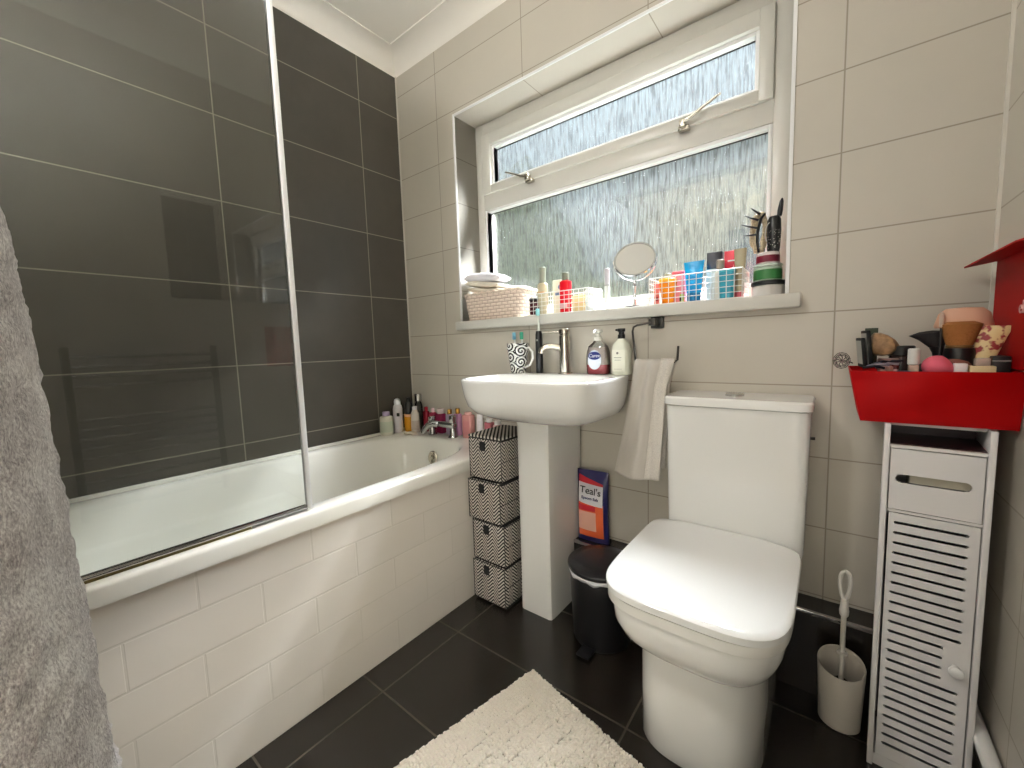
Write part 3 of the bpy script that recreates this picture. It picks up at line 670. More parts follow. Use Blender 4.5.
b.tube(lp, .0045, 8, closed=True); b.build('handle', mat('ivory_plastic', (216, 212, 204), .3), t, world=False)
b = MB(); b.lathe([(0, 0), (.022, .003), (.026, .02), (.028, .06), (.024, .09), (.008, .105), (0, .105)], 24); b.build('bristle_head', mat('brown_grey_bristles', (70, 60, 54), .9), t, world=False)

# ------------------------------------------------------------------ slim cabinet
t = thing('slim_bathroom_cabinet', 'narrow white cabinet with louvred door and slotted tissue flap in the corner', 'cabinet', (1.943, -.168, 0))
cx0, cx1, cyf, cyb, ct = 1.866, 2.022, -.238, -.092, .785
b = MB(); b.box(cx0, cx0+.010, cyf-.004, cyb, 0, ct, .0015)
b.box(cx1-.010, cx1, cyf-.004, cyb, 0, ct, .002); b.box(cx0, cx1, cyb-.004, cyb, .012, ct)
b.box(cx0+.008, cx1-.008, cyf+.002, cyb, ct-.010, ct, .001) if False else b.box(cx0+.0, cx1-.0, cyf+.03, cyb, ct-.008, ct, .001)
b.box(cx0+.008, cx1-.008, cyf+.002, cyb, .734, .740); b.box(cx0+.008, cx1-.008, cyf+.002, cyb, .596, .601); b.box(cx0+.008, cx1-.008, cyf+.002, cyb, .018, .028); b.box(cx0+.008, cx1-.008, cyf+.004, cyf+.012, 0, .018)
b.build('carcass', M_laq, t)
# flap with a rounded slot
def plate_with_slots(b, x0, x1, z0, z1, y0, y1, slots):
    """slots: (xa, xb, za, zb) rounded ends; built as strips so that every slot is a real opening"""
    zs = z0
    for xa, xb, za, zb in sorted(slots, key=lambda s: s[2]):
        b.box(x0, x1, y0, y1, zs, za); b.box(x0, xa, y0, y1, za, zb); b.box(xb, x1, y0, y1, za, zb)
        r = (zb-za)/2; n = 6
        for X, sgn in ((xa, 1), (xb, -1)):                      # rounded slot ends
            for s2 in (1, -1):
                pts = [(X, zb if s2 > 0 else za)]+[(X+sgn*(r-r*math.cos(k/n*PI/2)), (za+zb)/2+s2*r*math.sin(k/n*PI/2)) for k in range(n+1)]
                pts = [(px_, pz_) for px_, pz_ in pts]
                b.loft([[(p[0], y, p[1]) for p in pts] for y in (y0, y1)])
        zs = zb
    b.box(x0, x1, y0, y1, zs, z1)
b = MB(); plate_with_slots(b, cx0+.012, cx1-.012, .603, .732, cyf, cyf+.008, [(1.887, 1.995, .661, .679)]); b.build('tissue_flap', M_laq, t)
b = MB(); b.box(1.908, 2.004, -.222, -.11, .608, .72, .004); b.build('tissue_block', mat('ivory_tissue_paper', (206, 200, 184), .8), t)
d = bpy.data.objects.new('louvred_door', None); COL.objects.link(d); d.parent = t; d.location = (cx0+.013-1.943, cyf+.165, .03)
b = MB(); sl_ = []
for k in range(29):
    z = .574-k*.0222
    if z < .05: break
    xb = cx1-.026 if not (11 <= k <= 14) else cx1-.050
    sl_.append((cx0+.022, xb, z-.0028, z+.0028))
plate_with_slots(b, cx0+.014, cx1-.012, .030, .594, cyf, cyf+.010, sl_); b.build('door_panel', M_laq, d)
b = MB(); vs = b.lathe([(0, 0), (.006, 0), (.006, .010), (.011, .014), (.011, .020), (.007, .023), (0, .023)], 22); b.xf(vs, Matrix.Rotation(PI/2, 3, 'X'))
for v in vs: v.co += Vector((cx1-.032, cyf, .297))
b.build('door_knob', M_gloss_w, d)
b = MB(); b.box(cx0+.014, cx1-.012, -.120, -.118, .03, .60); b.build('inner_backing', M_blackm, t)
b = MB(); b.box(cx0+.0105, cx1-.0105, -.100, -.098, .742, .774); b.box(cx0+.0105, cx1-.0105, -.230, -.098, .7405, .742); b.build('compartment_shade', mat('maroon_shade_colour', (46, 16, 20), .35), t)  # inside faces coloured dark maroon to stand for compartment shade and red reflection
t.rotation_euler.z = -.075

# ------------------------------------------------------------------ red gift box on the cabinet
t = thing('red_cosmetics_box', 'large open red gift box with lid standing against the wall on the cabinet', 'box', (1.93, -.165, .7855))
zb_, zt_ = .7875, .895
yf, yk = -.250, -.060
def quad(b, p): b.loft([[p[0], p[1]], [p[3], p[2]]], False, False, closed=False)
b = MB()
bl, br = 1.822, 2.043; tl, trr = 1.802, 2.043
P0 = [(bl, yf+.018, zb_), (br, yf+.018, zb_), (br, yk, zb_), (bl, yk, zb_)]; P1 = [(tl, yf, zt_), (trr, yf, zt_), (trr, yk+.004, zt_), (tl, yk+.004, zt_)]
b.loft([P0, P1], True, False); b.build('tray', M_red, t, solid=.003, angle=20)
b = MB()
b.box(2.0375, 2.0415, -.44, -.050, .899, 1.120); b.build('lid_panel', M_red, t)
b = MB()                                                    # flange of the lid, folded out to the left
b.loft([[(2.0375, -.44, z+.008), (2.0375, -.050, z+.008), (1.990, -.050, z), (1.990, -.37, z), (2.02, -.44, z+.004)] for z in (1.109, 1.112)]); b.build('lid_flange', M_red, t)
text_mesh('lettering', 'elf', .034, mat('pale_pink_print', (222, 170, 170), .5), t, (2.0370-1.93, -.222+.165, 1.012-.7855), rot=(PI/2, 0, -PI/2), ext=.0006)

def blotch_mat():
    m = bpy.data.materials.new('cream_and_wine_print'); m.use_nodes = True; t = NT(m); b = bsdf(m)
    g = t.n.new('ShaderNodeTexCoord'); f = t.noise(g.outputs['Object'], 62, 2, .5)
    k = t.n.new('ShaderNodeMapRange'); t.l.new(f, k.inputs[0]); k.inputs[1].default_value = .50; k.inputs[2].default_value = .56
    t.l.new(t.mix(k.outputs[0], L((226, 204, 150)), L((150, 46, 50))), b.inputs['Base Color']); b.inputs['Roughness'].default_value = .35
    return m
RB = 'cosmetics piled in the red box' 
RZ = .7875
def up(name, label, cat, x, y, z0, parts, rot=(0, 0, 0)):
    o = item(name, label, cat, (x, y, z0), parts, RB); o.rotation_euler = rot; return o
boxp = lambda x0, x1, y0, y1, z0, z1, bv=.002: (lambda b: b.box(x0, x1, y0, y1, z0, z1, bv))
# standing palettes
for k, (x, hgt, lb) in enumerate(((1.824, .066, 'thin black palette leaning at the left end of the red box, outermost'), (1.834, .082, 'taller black palette leaning second from the left in the red box'))):
    up('makeup_palette', lb, 'makeup palette', x, -.17, .899, [('case', mat('matt_black_case', (14, 14, 14), .8), boxp(-.0035, .0035, -.03, .03, 0, hgt)), ('edge_trim', M_grey, boxp(-.0040, -.0035, -.026, .026, .008, hgt-.006, 0))], (0, -.10, .12))
b = MB()
b.loft([[(1.832+x, -.15+y, z) for x, y, z in r] for r in (
    [(0, -.012, .915), (.045, -.014, .925), (.052, .012, .925), (.004, .014, .915)],
    [(-.004, -.016, .955), (.060, -.014, .945), (.062, .012, .945), (.0, .016, .955)],
    [(.004, -.010, .982), (.034, -.010, .972), (.036, .010, .972), (.004, .010, .982)])])
o = tag(b.build('gold_pouch', mat('crinkled_gold_foil', (150, 118, 84), .4, var=.5, bump=(60, 1)), sub=1), 'crumpled bronze sachet behind the black palettes in the red box', 'sachet', RB)
b = MB(); b.box(1.827, 1.850, -.13, -.125, .90, .986, .001); tag(b.build('green_card', mat('dark_green_card', (56, 66, 48), .6)), 'small dark green card standing behind the bronze sachet', 'card', RB)
up('powder_jar', 'round black powder jar with flat lid near the left of the red box', 'jar', 1.889, -.135, RZ, [('jar', mat('smoky_pot', (60, 50, 48), .2), lat(cyl(.020, .135, 0))), ('lid', M_black, lat(cyl(.023, .022, .135)))])
up('foundation_bottle', 'short white capped foundation bottle in front of the black powder jar', 'bottle', 1.903, -.195, RZ, [('bottle', mat('beige_liquid', (196, 168, 150), .25), boxp(-.008, .008, -.008, .008, 0, .118)), ('cap', mat('white_cap2', (224, 224, 220), .3), lat(cyl(.0095, .034, .118)))])
up('cream_pot', 'little teal lidded pot at the front edge of the red box', 'pot', 1.888, -.205, RZ, [('pot', mat('teal_pot', (60, 130, 150), .3), lat(cyl(.011, .090, 0))), ('lid', mat('teal_lid', (36, 110, 140), .3), lat(cyl(.012, .016, .090)))])
for x, y, h, c, lb in ((1.857, -.195, .120, (186, 150, 140), 'pink beige lipstick tube beside the bronze sachet'), (1.866, -.207, .116, (170, 130, 118), 'tan lipstick tube in front of the sachet'), (1.876, -.185, .108, (206, 150, 150), 'pink lipstick tube left of the teal pot'), (1.878, -.165, .126, (86, 30, 30), 'dark red lipstick tube right of the bronze sachet')):
    up('lipstick', lb, 'lipstick', x, y, RZ, [('tube', mat('lip_'+str(c[0])+str(c[1]), c, .3), lat(cyl(.0055, h-.02, 0))), ('cap', mat('lipcap_'+str(c[0]+1)+str(c[1]), tuple(min(255, v+20) for v in c), .25), lat(cyl(.0058, .02, h-.02)))])
for k in range(5):
    b = MB(); a0 = random.uniform(-.4, .4); x = 1.822+.007*k; z = .901+.003*(k % 3)
    b.tube([(x, -.225+.002*k, z), (x+.018, -.232+.01*math.sin(a0), z+.004+.004*k/2), (x+.034, -.225+.02*a0, z-.001+.003*k)], .0026, 8)
    tag(b.build('eyeliner_pencil', (mat('black_pencil', (24, 22, 34), .3), mat('silver_pencil', (160, 156, 170), .3, metal=.7))[k % 2]), ('black liner pencil lying outermost over the front left corner of the red box', 'silver liner pencil next to the outermost black one in the red box', 'black liner pencil in the middle of the five in the red box', 'silver liner pencil second from the inside in the red box', 'innermost black liner pencil, nearest the lipsticks in the red box')[k], 'pencil', 'liner pencils in the red box')
b = MB(); vs = b.ball((1.938, -.198, .903), .024, 1, 1, .92, 24)
for v in vs:
    if v.co.x > 1.945: v.co.z -= (v.co.x-1.945)*.5
tag(b.build('makeup_sponge', mat('pink_foam', (214, 96, 116), .8)), 'bright pink egg shaped makeup sponge at the front of the red box', 'sponge', RB)
b = MB(); b.ball((1.966, -.175, .900), .022, 1.1, 1, .9, 20); tag(b.build('makeup_sponge', mat('brown_foam', (120, 72, 60), .8)), 'brown stained makeup sponge behind the pink sponge', 'sponge', RB)
up('fan_brush', 'black flared makeup brush lying on its side behind the pink sponge', 'makeup brush', 1.945, -.14, .93, [('handle', M_black, lat([(0, -.12), (.006, -.12), (.009, .0), (.012, .012), (0, .013)])), ('bristles', mat('black_bristle', (22, 18, 20), .8), lambda b: b.loft([se_ring(0, 0, .012, .010, .012, 2, 24), se_ring(-.004, 0, .022, .014, .030, 2, 24), se_ring(-.010, 0, .030, .012, .042, 2, 24), se_ring(-.013, 0, .010, .004, .047, 2, 24)]))], (0, -.15, 0))
up('mascara_wand', 'thin black wand with pale tip sticking up beside the large powder brush', 'mascara', 1.944, -.17, .80, [('stem', M_black, lat([(0, 0), (.005, 0), (.005, .12), (.0022, .125), (.0022, .18), (0, .18)])), ('tip', mat('pale_spiral', (196, 176, 160), .6), lat([(0, .18), (.0035, .183), (.004, .205), (.002, .212), (0, .213)]))])
t = up('powder_brush', 'large black powder brush with tan bristles under a beige ring', 'makeup brush', 1.972, -.165, .80, [
    ('handle', M_black, lat([(0, 0), (.016, 0), (.019, .06), (.023, .128), (.021, .138), (0, .139)])),
    ('ferrule', mat('dull_gold_band', (120, 92, 54), .4, metal=.5), lat(cyl(.020, .006, .138))),
    ('bristles', mat('tan_bristle', (150, 98, 48), .9, bump=(300, 1)), lambda b: b.loft([se_ring(0, 0, .019, .014, .144, 2.2, 28), se_ring(0, 0, .027, .016, .172, 2.2, 28), se_ring(0, 0, .031, .017, .186, 2.2, 28), se_ring(0, 0, .02, .010, .192, 2, 28)]))])
b = MB(); n = 40
b.loft([[(1.978+r*math.cos(2*PI*i/n), -.148+r*.55*math.sin(2*PI*i/n), z) for i in range(n)] for r, z in ((.040, .980), (.042, .984), (.036, 1.008), (.026, 1.018), (.002, 1.020))], False, True)
tag(b.build('powder_puff_cover', mat('beige_satin', (206, 162, 138), .6), solid=.002), 'beige domed powder puff cover resting over the tan bristles', 'powder puff', RB)
t = up('face_cream_tube', 'cream and dark red patterned tube leaning at the right of the red box', 'tube', 2.004, -.165, .902, [
    ('tube', blotch_mat(), lambda b: b.loft([se_ring(0, 0, .014, .010, .0, 2, 28), se_ring(.002, 0, .016, .010, .02, 2, 28), se_ring(.007, 0, .021, .005, .06, 2, 28), se_ring(.010, 0, .024, .0012, .080, 2, 28)])),
    ('cap', mat('ivory_cap', (214, 200, 180), .35), lat(cyl(.011, .018, -.016)))], (0, .05, -.1))
up('white_cube_lid', 'small white cube shaped lid at the front of the red box', 'lid', 1.968, -.208, RZ, [('base', M_grey, boxp(-.007, .007, -.007, .007, 0, .098)), ('lid', M_gloss_w, boxp(-.009, .009, -.009, .009, .098, .122))])
up('cream_box', 'flat cream box with a small clear lid at the front right of the red box', 'box', 1.997, -.203, RZ, [('box', mat('cream_card', (226, 206, 160), .5), boxp(-.017, .017, -.012, .012, 0, .117)), ('clear_lid', mat('greyish_lid', (176, 160, 148), .3), boxp(-.010, .010, -.008, .008, .117, .132))])
up('black_compact', 'square black compact at the right end of the red box', 'compact', 2.024, -.165, RZ, [('case', M_black, boxp(-.012, .012, -.03, .03, 0, .135)), ('rim', M_grey, boxp(-.012, .012, -.0305, .0305, .125, .127, 0))])
up('pink_blush_pot', 'pale pink printed pot between the sachet and the powder jar', 'pot', 1.868, -.150, RZ, [('pot', mat('pale_rose', (176, 140, 130), .4), lat(cyl(.018, .115, 0))), ('lid', mat('rose_lid', (150, 120, 112), .3), lat(cyl(.0185, .015, .115)))])
# dark backing stock of make up filling the box (cases lying flat)
for k, (x, y, wx, wy, h) in enumerate(((1.985, -.10, .04, .04, .10), (1.93, -.09, .035, .03, .115), (1.875, -.085, .03, .025, .10), (1.84, -.10, .015, .03, .09))):
    up('makeup_case', ('dark case under the powder brush', 'dark case behind the pink sponge', 'dark case behind the powder jar', 'dark case behind the bronze sachet')[k]+' in the red box', 'case', x, y, RZ, [('case', mat('aubergine_case', (40, 26, 30), .3), boxp(-wx/2*1, wx/2, -wy/2, wy/2, 0, h)), ('clasp', M_grey, boxp(-.004, .004, -wy/2-.001, -wy/2, h*.7, h*.8, 0))])
# glittering clip hanging on the left edge
t = thing('hair_clip', 'sparkly silver flower hair clip hooked on the left edge of the red box', 'hair clip', (1.786, -.20, .915))
b = MB()
for k in range(9):
    a = k*.7; r = .014
    b.tube([(0, 0, 0), (r*.6*math.cos(a), -.004, r*.6*math.sin(a)), (r*math.cos(a+.4), -.002, r*math.sin(a+.4))], .0008, 6)
for k in range(3): b.tube([(.010*math.cos(q/12*2*PI)*(1+.25*k), .002*k, .012*math.sin(q/12*2*PI)*(1+.25*k)) for q in range(12)], .0008, 5, closed=True)
b.tube([(.0, 0, 0), (.014, .0, -.003), (.020, 0, -.006)], .0012, 6)
b.build('wire_loops', M_dark, t, world=False)
b = MB()
for k in range(22):
    a = random.uniform(0, 6.28); r = random.uniform(.002, .018); b.ball((r*math.cos(a), random.uniform(-.004, .002), r*math.sin(a)), random.uniform(.0012, .0026), seg=6)
b.build('beads', mat('rosy_crystal', (226, 200, 200), .1, metal=.6), t, world=False)

# ------------------------------------------------------------------ window sill items
SZ = 1.0905
# wicker basket
def wicker_mat():
    m = bpy.data.materials.new('pale_wicker'); m.use_nodes = True; t = NT(m); b = bsdf(m)
    P, g = t.objpos()
    u = t.math('ADD', P[0], P[1]); row = t.math('FLOOR', t.math('DIVIDE', P[2], .014))
    uu = t.math('ADD', t.math('DIVIDE', u, .032), t.math('MULTIPLY', t.math('MODULO', t.math('ADD', row, 40), 2), .5))
    a = t.math('ABSOLUTE', t.math('SUBTRACT', t.math('FRACT', uu), .5)); c = t.math('ABSOLUTE', t.math('SUBTRACT', t.math('FRACT', t.math('DIVIDE', P[2], .014)), .5))
    gap = t.math('MAXIMUM', t.math('MULTIPLY', a, 1.6), t.math('MULTIPLY', c, 1.9))
    r = t.n.new('ShaderNodeMapRange'); t.l.new(gap, r.inputs[0]); r.inputs[1].default_value = .62; r.inputs[2].default_value = .90
    t.l.new(t.mix(r.outputs[0], L((232, 214, 200)), L((168, 144, 126))), b.inputs['Base Color'])
    t.l.new(t.bump(gap, .9, .004, True), b.inputs['Normal']); b.inputs['Roughness'].default_value = .7
    return m
M_wick = wicker_mat()
t = thing('wicker_basket', 'pale woven basket holding white cloths at the left end of the sill', 'basket', (.585, .052, SZ))
b = MB(); R4 = lambda a, d, z: se_ring(0, 0, a, d, z, 7, 72)
b.loft([R4(.148, .058, 0), R4(.151, .060, .004), R4(.166, .068, .100), R4(.170, .072, .112), R4(.171, .073, .118), R4(.164, .066, .119), R4(.158, .060, .100), R4(.143, .052, .008)]); b.build('woven_body', M_wick, t, world=False)
b = MB(); pts = se_ring(0, 0, .168, .069, .116, 7, 120); b.tube([(p[0], p[1], p[2]+.0022*math.sin(i*1.57)) for i, p in enumerate(pts)], .0065, 8, closed=True); b.build('rim', mat('wicker_rim', (216, 200, 184), .7, bump=(200, 1), var=.15), t, world=False)
# folded cloths
def folded(name, label, x0, x1, y0, y1, z, n, m, slope=0, seedv=0):
    b = MB(); nx = 24
    pts_t, pts_b = [], []
    rows = []
    for i in range(nx+1):
        u = i/nx; x = x0+(x1-x0)*u; zc = z+slope*(1-u)**1.5+.005*math.sin(u*4+seedv); r = .011*n*(.75+.25*math.sin(PI*u)); e = max(.10, min(1, u*9, (1-u)*9))**.4
        rows.append([(x, (y0+y1)/2+(y1-y0)/2*math.copysign(abs(math.cos(q))**.5, math.cos(q))*(.92+.08*math.sin(u*9)), zc+r*e*math.copysign(abs(math.sin(q))**.7, math.sin(q))) for q in [2*PI*k/24 for k in range(24)]])
    b.loft(rows); return tag(b.build(name, m, angle=70), label, 'cloth', 'folded white cloths in the wicker basket')
folded('folded_towel', 'upper thick white cloth sagging over the wicker basket', .408, .625, .006, .09, 1.274, 1.9, mat('bright_white_cotton', (232, 230, 236), .9, bump=(300, .4)), .014)
folded('folded_towel', 'middle cream cloth in the wicker basket pile', .418, .615, .002, .092, 1.245, 1.4, mat('cream_cotton', (222, 216, 202), .9, bump=(300, .4)), .014, 1)
folded('folded_towel', 'lowest striped beige cloth in the wicker basket pile', .428, .62, .0, .094, 1.221, 1.1, mat('beige_cotton', (196, 188, 172), .9, bump=(300, .4)), .012, 2)
folded('folded_towel', 'small white cloth at the right end of the wicker basket', .640, .738, .02, .09, 1.218, 1.1, mat('bright_white_cotton', (232, 230, 236), .9), .004, 2)

M_wire = mat('white_coated_wire', (232, 232, 228), .3)
def wire_basket(name, label, x0, x1, y0, y1, h, nx, nz, m):
    b = MB(); r = .0012
    zs = [SZ+.002+h*k/nz for k in range(nz+1)]
    for z in zs: b.tube([(x0, y0, z), (x1, y0, z), (x1, y1, z), (x0, y1, z)], r if z < zs[-1] else .0018, 6, closed=True)
    for k in range(nx+1):
        x = x0+(x1-x0)*k/nx; b.tube([(x, y0, zs[-1]), (x, y0, zs[0]), (x, y1, zs[0]), (x, y1, zs[-1])], r, 6)
    for k in range(1, 6):
        y = y0+(y1-y0)*k/6; b.tube([(x0, y, zs[-1]), (x0, y, zs[0]), (x1, y, zs[0]), (x1, y, zs[-1])], r, 6)
    return tag(b.build(name, m), label, 'basket', 'white wire baskets on the sill')
wire_basket('wire_basket', 'white wire basket with red bottle and beige bottle left of the round mirror', .772, 1.06, -.012, .10, .082, 14, 5, M_wire)
wire_basket('wire_basket', 'white wire basket with blue tube and orange jar right of the round mirror', 1.283, 1.556, -.012, .105, .085, 13, 5, M_wire)
WB = .0042+SZ
G1 = 'toiletries in the left wire basket'; G2 = 'toiletries in the right wire basket'
def sill(name, label, cat, x, y, parts, g=None, rz=0): return item(name, label, cat, (x, y, WB if g else SZ), parts, g, rz)
sill('jar_pot', 'dark maroon pot at the left end of the left wire basket', 'pot', .800, .018, [('pot', mat('maroon_pot', (70, 24, 34), .25), lat(cyl(.022, .055, 0, .003))), ('lid', M_black, lat(cyl(.0225, .014, .055)))], G1)
sill('toner_bottle', 'tall cream bottle with long grey cap in the left wire basket', 'bottle', .838, .022, [('body', mat('cream_toner', (206, 196, 164), .3), lambda b: b.loft([se_ring(0, 0, .016, .012, z, 3, 28) for z in (0, .03)]+[se_ring(0, 0, .022, .014, z, 3, 28) for z in (.035, .118)]+[se_ring(0, 0, .014, .012, .125, 3, 28)])), ('cap', mat('sage_cap', (140, 144, 128), .35), lat(cyl(.0135, .062, .125))), ('printed_band', mat('peach_stripe', (222, 176, 128), .5), lambda b: b.box(-.015, .015, -.0148, -.0138, .085, .090))], G1)
sill('cream_tub', 'white printed packet with blue logo between the cream and red bottles', 'packet', .898, .058, [('packet', mat('white_packet', (226, 224, 206), .5), boxp(-.030, .030, -.010, .010, 0, .135, .003)), ('blue_print', mat('slate_blue_print', (92, 110, 140), .5), lambda b: (b.ball((.008, -.0105, .105), .012, 1, .1, .9, 14), b.box(-.018, .018, -.0112, -.0102, .073, .084)))], G1)
sill('red_bottle', 'bright red bottle with grey cap in the left wire basket', 'bottle', .945, .020, [('body', mat('bright_red_plastic', (214, 16, 34), .25), lambda b: b.loft([se_ring(0, 0, a, d, z, 3, 30) for a, d, z in ((.020, .013, 0), (.023, .015, .004), (.023, .015, .118), (.012, .011, .122))])), ('cap', mat('grey_green_cap', (130, 134, 116), .35, metal=.3), lat(cyl(.0135, .030, .122))), ('label', mat('pale_pink_label', (232, 190, 196), .5), boxp(-.016, .016, -.0158, -.0150, .018, .035, 0))], G1)
sill('sachet_pack', 'pale yellow sachet pack at the right end of the left wire basket', 'packet', 1.000, .04, [('pack', mat('pale_yellow_pack', (230, 206, 150), .5), boxp(-.028, .030, -.022, .022, 0, .062, .006)), ('stripe', mat('pale_orange_stripe', (226, 170, 120), .5), boxp(-.028, .030, -.0226, -.0221, .03, .036, 0))], G1)
b = MB(); rows = []
for j in range(14):
    z = SZ+.004+.078*j/13; rows.append([(1.045+.030*math.cos(q)*(1+.25*noise.noise(Vector((math.cos(q)*2, math.sin(q)*2, j*.4)))), .05+.032*math.sin(q)*(1+.25*noise.noise(Vector((math.cos(q)*2, math.sin(q)*2, j*.4+9)))), z+.008*math.sin(q*3)) for q in [2*PI*k/28 for k in range(28)]])
b.loft(rows); o = tag(b.build('tissue_bundle', mat('translucent_film', (226, 232, 230), .4)), 'crumpled white film bundle at the right end of the left wire basket', 'bundle', G1)
sill('glass_vial', 'slim clear bottle with white cap beside the round mirror', 'bottle', 1.112, .035, [('body', mat('frosted_vial', (222, 226, 224), .3), lat([(0, 0), (.009, 0), (.010, .003), (.010, .085), (.008, .09), (0, .09)])), ('cap', mat('vial_cap', (204, 200, 204), .3), lat(cyl(.0095, .060, .0905))), ('collar', M_grey, lat(cyl(.011, .004, .0885, .001)))])
# round mirror on a stand
t = thing('round_mirror', 'round tilting vanity mirror on a clear stand in the middle of the sill', 'mirror', (1.210, .050, SZ))
b = MB(); b.lathe([(0, 0), (.040, 0), (.041, .003), (.038, .007), (.010, .010), (0, .010)], 36); b.build('base', M_dark, t, world=False)
b = MB(); b.lathe([(0, .010), (.006, .010), (.0045, .03), (.008, .038), (.0045, .046), (.0045, .07), (.008, .078), (.004, .086), (.004, .098), (0, .098)], 18); b.build('stem', M_chrome, t, world=False)
RM = Matrix.Rotation(math.radians(14), 3, 'Z') @ Matrix.Rotation(math.radians(62), 3, 'X')
mc = Vector((.0, 0, .172))
b = MB(); vs = b.lathe([(.066, -.003), (.071, -.003), (.073, 0), (.071, .003), (.066, .003)], 56, cap0=False, cap1=False); b.lathe([(0, -.0022), (.067, -.0022), (.067, -.0018), (0, -.0018)], 40); vs = b.bm.verts[:]; b.xf(vs, RM)
for v in vs: v.co += mc
b.build('mirror_rim', M_chrome, t, world=False)
b = MB(); b.lathe([(0, .0012), (.067, .0012), (.067, .002), (0, .002)], 56); vs = b.bm.verts[:]; b.xf(vs, RM)
for v in vs: v.co += mc
b.build('mirror_glass', mat('mirror_silver', (235, 235, 235), .0, metal=1), t, world=False)
b = MB(); dirx = RM @ Vector((1, 0, 0))
b.tube([mc+dirx*(.0745*math.cos(q))+Vector((0, 0, .0745*math.sin(q))) for q in [PI+PI*k/20 for k in range(21)]], .0022, 8); b.build('yoke', M_chrome, t, world=False)
# right basket
sill('hair_oil_jar', 'orange and yellow jar with grey cap in the right wire basket', 'jar', 1.333, .022, [('jar', mat('orange_gel', (236, 140, 24), .2), lambda b: b.loft([se_ring(0, 0, a, a*.8, z, 2.5, 30) for a, z in ((.018, 0), (.020, .02), (.027, .06), (.028, .068))])), ('collar', mat('yellow_lid', (244, 176, 40), .3), lat(cyl(.0285, .012, .068))), ('cap', mat('sage_cap', (140, 144, 128), .35), lat(cyl(.009, .018, .080)))], G2)
sill('coral_tube', 'slim coral tube left of the orange jar', 'tube', 1.303, .006, [('tube', mat('coral_plastic', (236, 122, 110), .35), boxp(-.008, .008, -.006, .006, 0, .072, .003)), ('maroon_mark', mat('maroon_mark', (140, 20, 40), .5), boxp(-.006, .006, -.0066, -.0061, .010, .022, 0))], G2)
sill('pink_bottle', 'rose pink bottle behind the orange jar in the right wire basket', 'bottle', 1.362, .045, [('body', mat('rose_plastic', (226, 128, 134), .35), boxp(-.024, .024, -.012, .012, .0, .095, .005)), ('cap', mat('rose_cap', (214, 100, 112), .35), boxp(-.020, .020, -.010, .010, .095, .104, .002))], G2)
sill('blue_tube', 'large bright blue squeeze tube in the right wire basket', 'tube', 1.416, .016, [('tube', mat('bright_blue_plastic', (0, 158, 222), .3), lambda b: b.loft([se_ring(0, 0, .022, .013, .026, 2, 32), se_ring(0, 0, .025, .012, .07, 2, 32), se_ring(0, 0, .029, .004, .112, 2, 32), se_ring(0, 0, .031, .0014, .124, 2, 32)])), ('cap', mat('deep_blue_cap', (0, 116, 170), .3), lat(cyl(.020, .026, 0)))], G2)
sill('yellow_green_stick', 'short lime and dark packet at the foot of the blue tube', 'packet', 1.385, -.003, [('packet', mat('lime_plastic', (166, 180, 70), .4), boxp(-.006, .006, -.003, .003, 0, .024, .001)), ('dark_band', M_black, boxp(-.0062, -.001, -.0034, .0, .002, .014, 0))], G2)
sill('black_carton', 'black carton standing tall in the right wire basket', 'carton', 1.468, .062, [('carton', mat('black_card', (16, 12, 26), .4), boxp(-.022, .022, -.014, .014, 0, .150, .001)), ('lower_panel', mat('pale_patterned_card', (206, 204, 190), .5), boxp(-.022, .022, -.0146, -.0141, .0, .098, 0))], G2)
sill('dropper_bottle', 'white bottle with taupe cap in front of the black carton', 'bottle', 1.491, .020, [('body', mat('ivory_bottle', (226, 222, 210), .3), boxp(-.013, .013, -.012, .012, 0, .088, .003)), ('cap', mat('taupe_cap', (150, 134, 118), .3), lat(cyl(.0115, .030, .088)))], G2)
sill('teal_tub', 'turquoise tub at the front of the right wire basket', 'tub', 1.512, .010, [('tub', mat('turquoise_plastic', (54, 160, 184), .3), lambda b: b.loft([se_ring(0, 0, .019, .012, 0, 3, 26), se_ring(0, 0, .022, .014, .078, 3, 26)])), ('lid', mat('light_turquoise', (90, 186, 200), .3), lambda b: b.loft([se_ring(0, 0, .023, .015, .078, 3, 26), se_ring(0, 0, .023, .015, .086, 3, 26)]))], G2)
sill('red_carton', 'red carton with white lettering shape behind the turquoise tub', 'carton', 1.520, .062, [('carton', mat('crimson_card', (204, 22, 50), .4), boxp(-.024, .024, -.014, .014, 0, .146, .001)), ('triangle_print', mat('pink_card', (240, 150, 160), .5), lambda b: b.loft([[(-.006, -.0146, .06), (.010, -.0146, .06), (.002, -.0146, .105)], [(-.006, -.0141, .06), (.010, -.0141, .06), (.002, -.0141, .105)]])), ('white_line', M_gloss_w, boxp(-.014, .014, -.0146, -.0141, .114, .118, 0))], G2)
sill('beige_tube', 'khaki beige squeeze tube at the right end of the right wire basket', 'tube', 1.5605-.018, .032, [('tube', mat('khaki_plastic', (170, 156, 126), .4), lambda b: b.loft([se_ring(0, 0, .012, .010, .02, 2, 24), se_ring(0, 0, .014, .010, .09, 2, 24), se_ring(0, 0, .017, .0016, .145, 2, 24)])), ('cap', mat('rose_cap', (214, 100, 112), .35), lat(cyl(.011, .02, 0)))], G2)
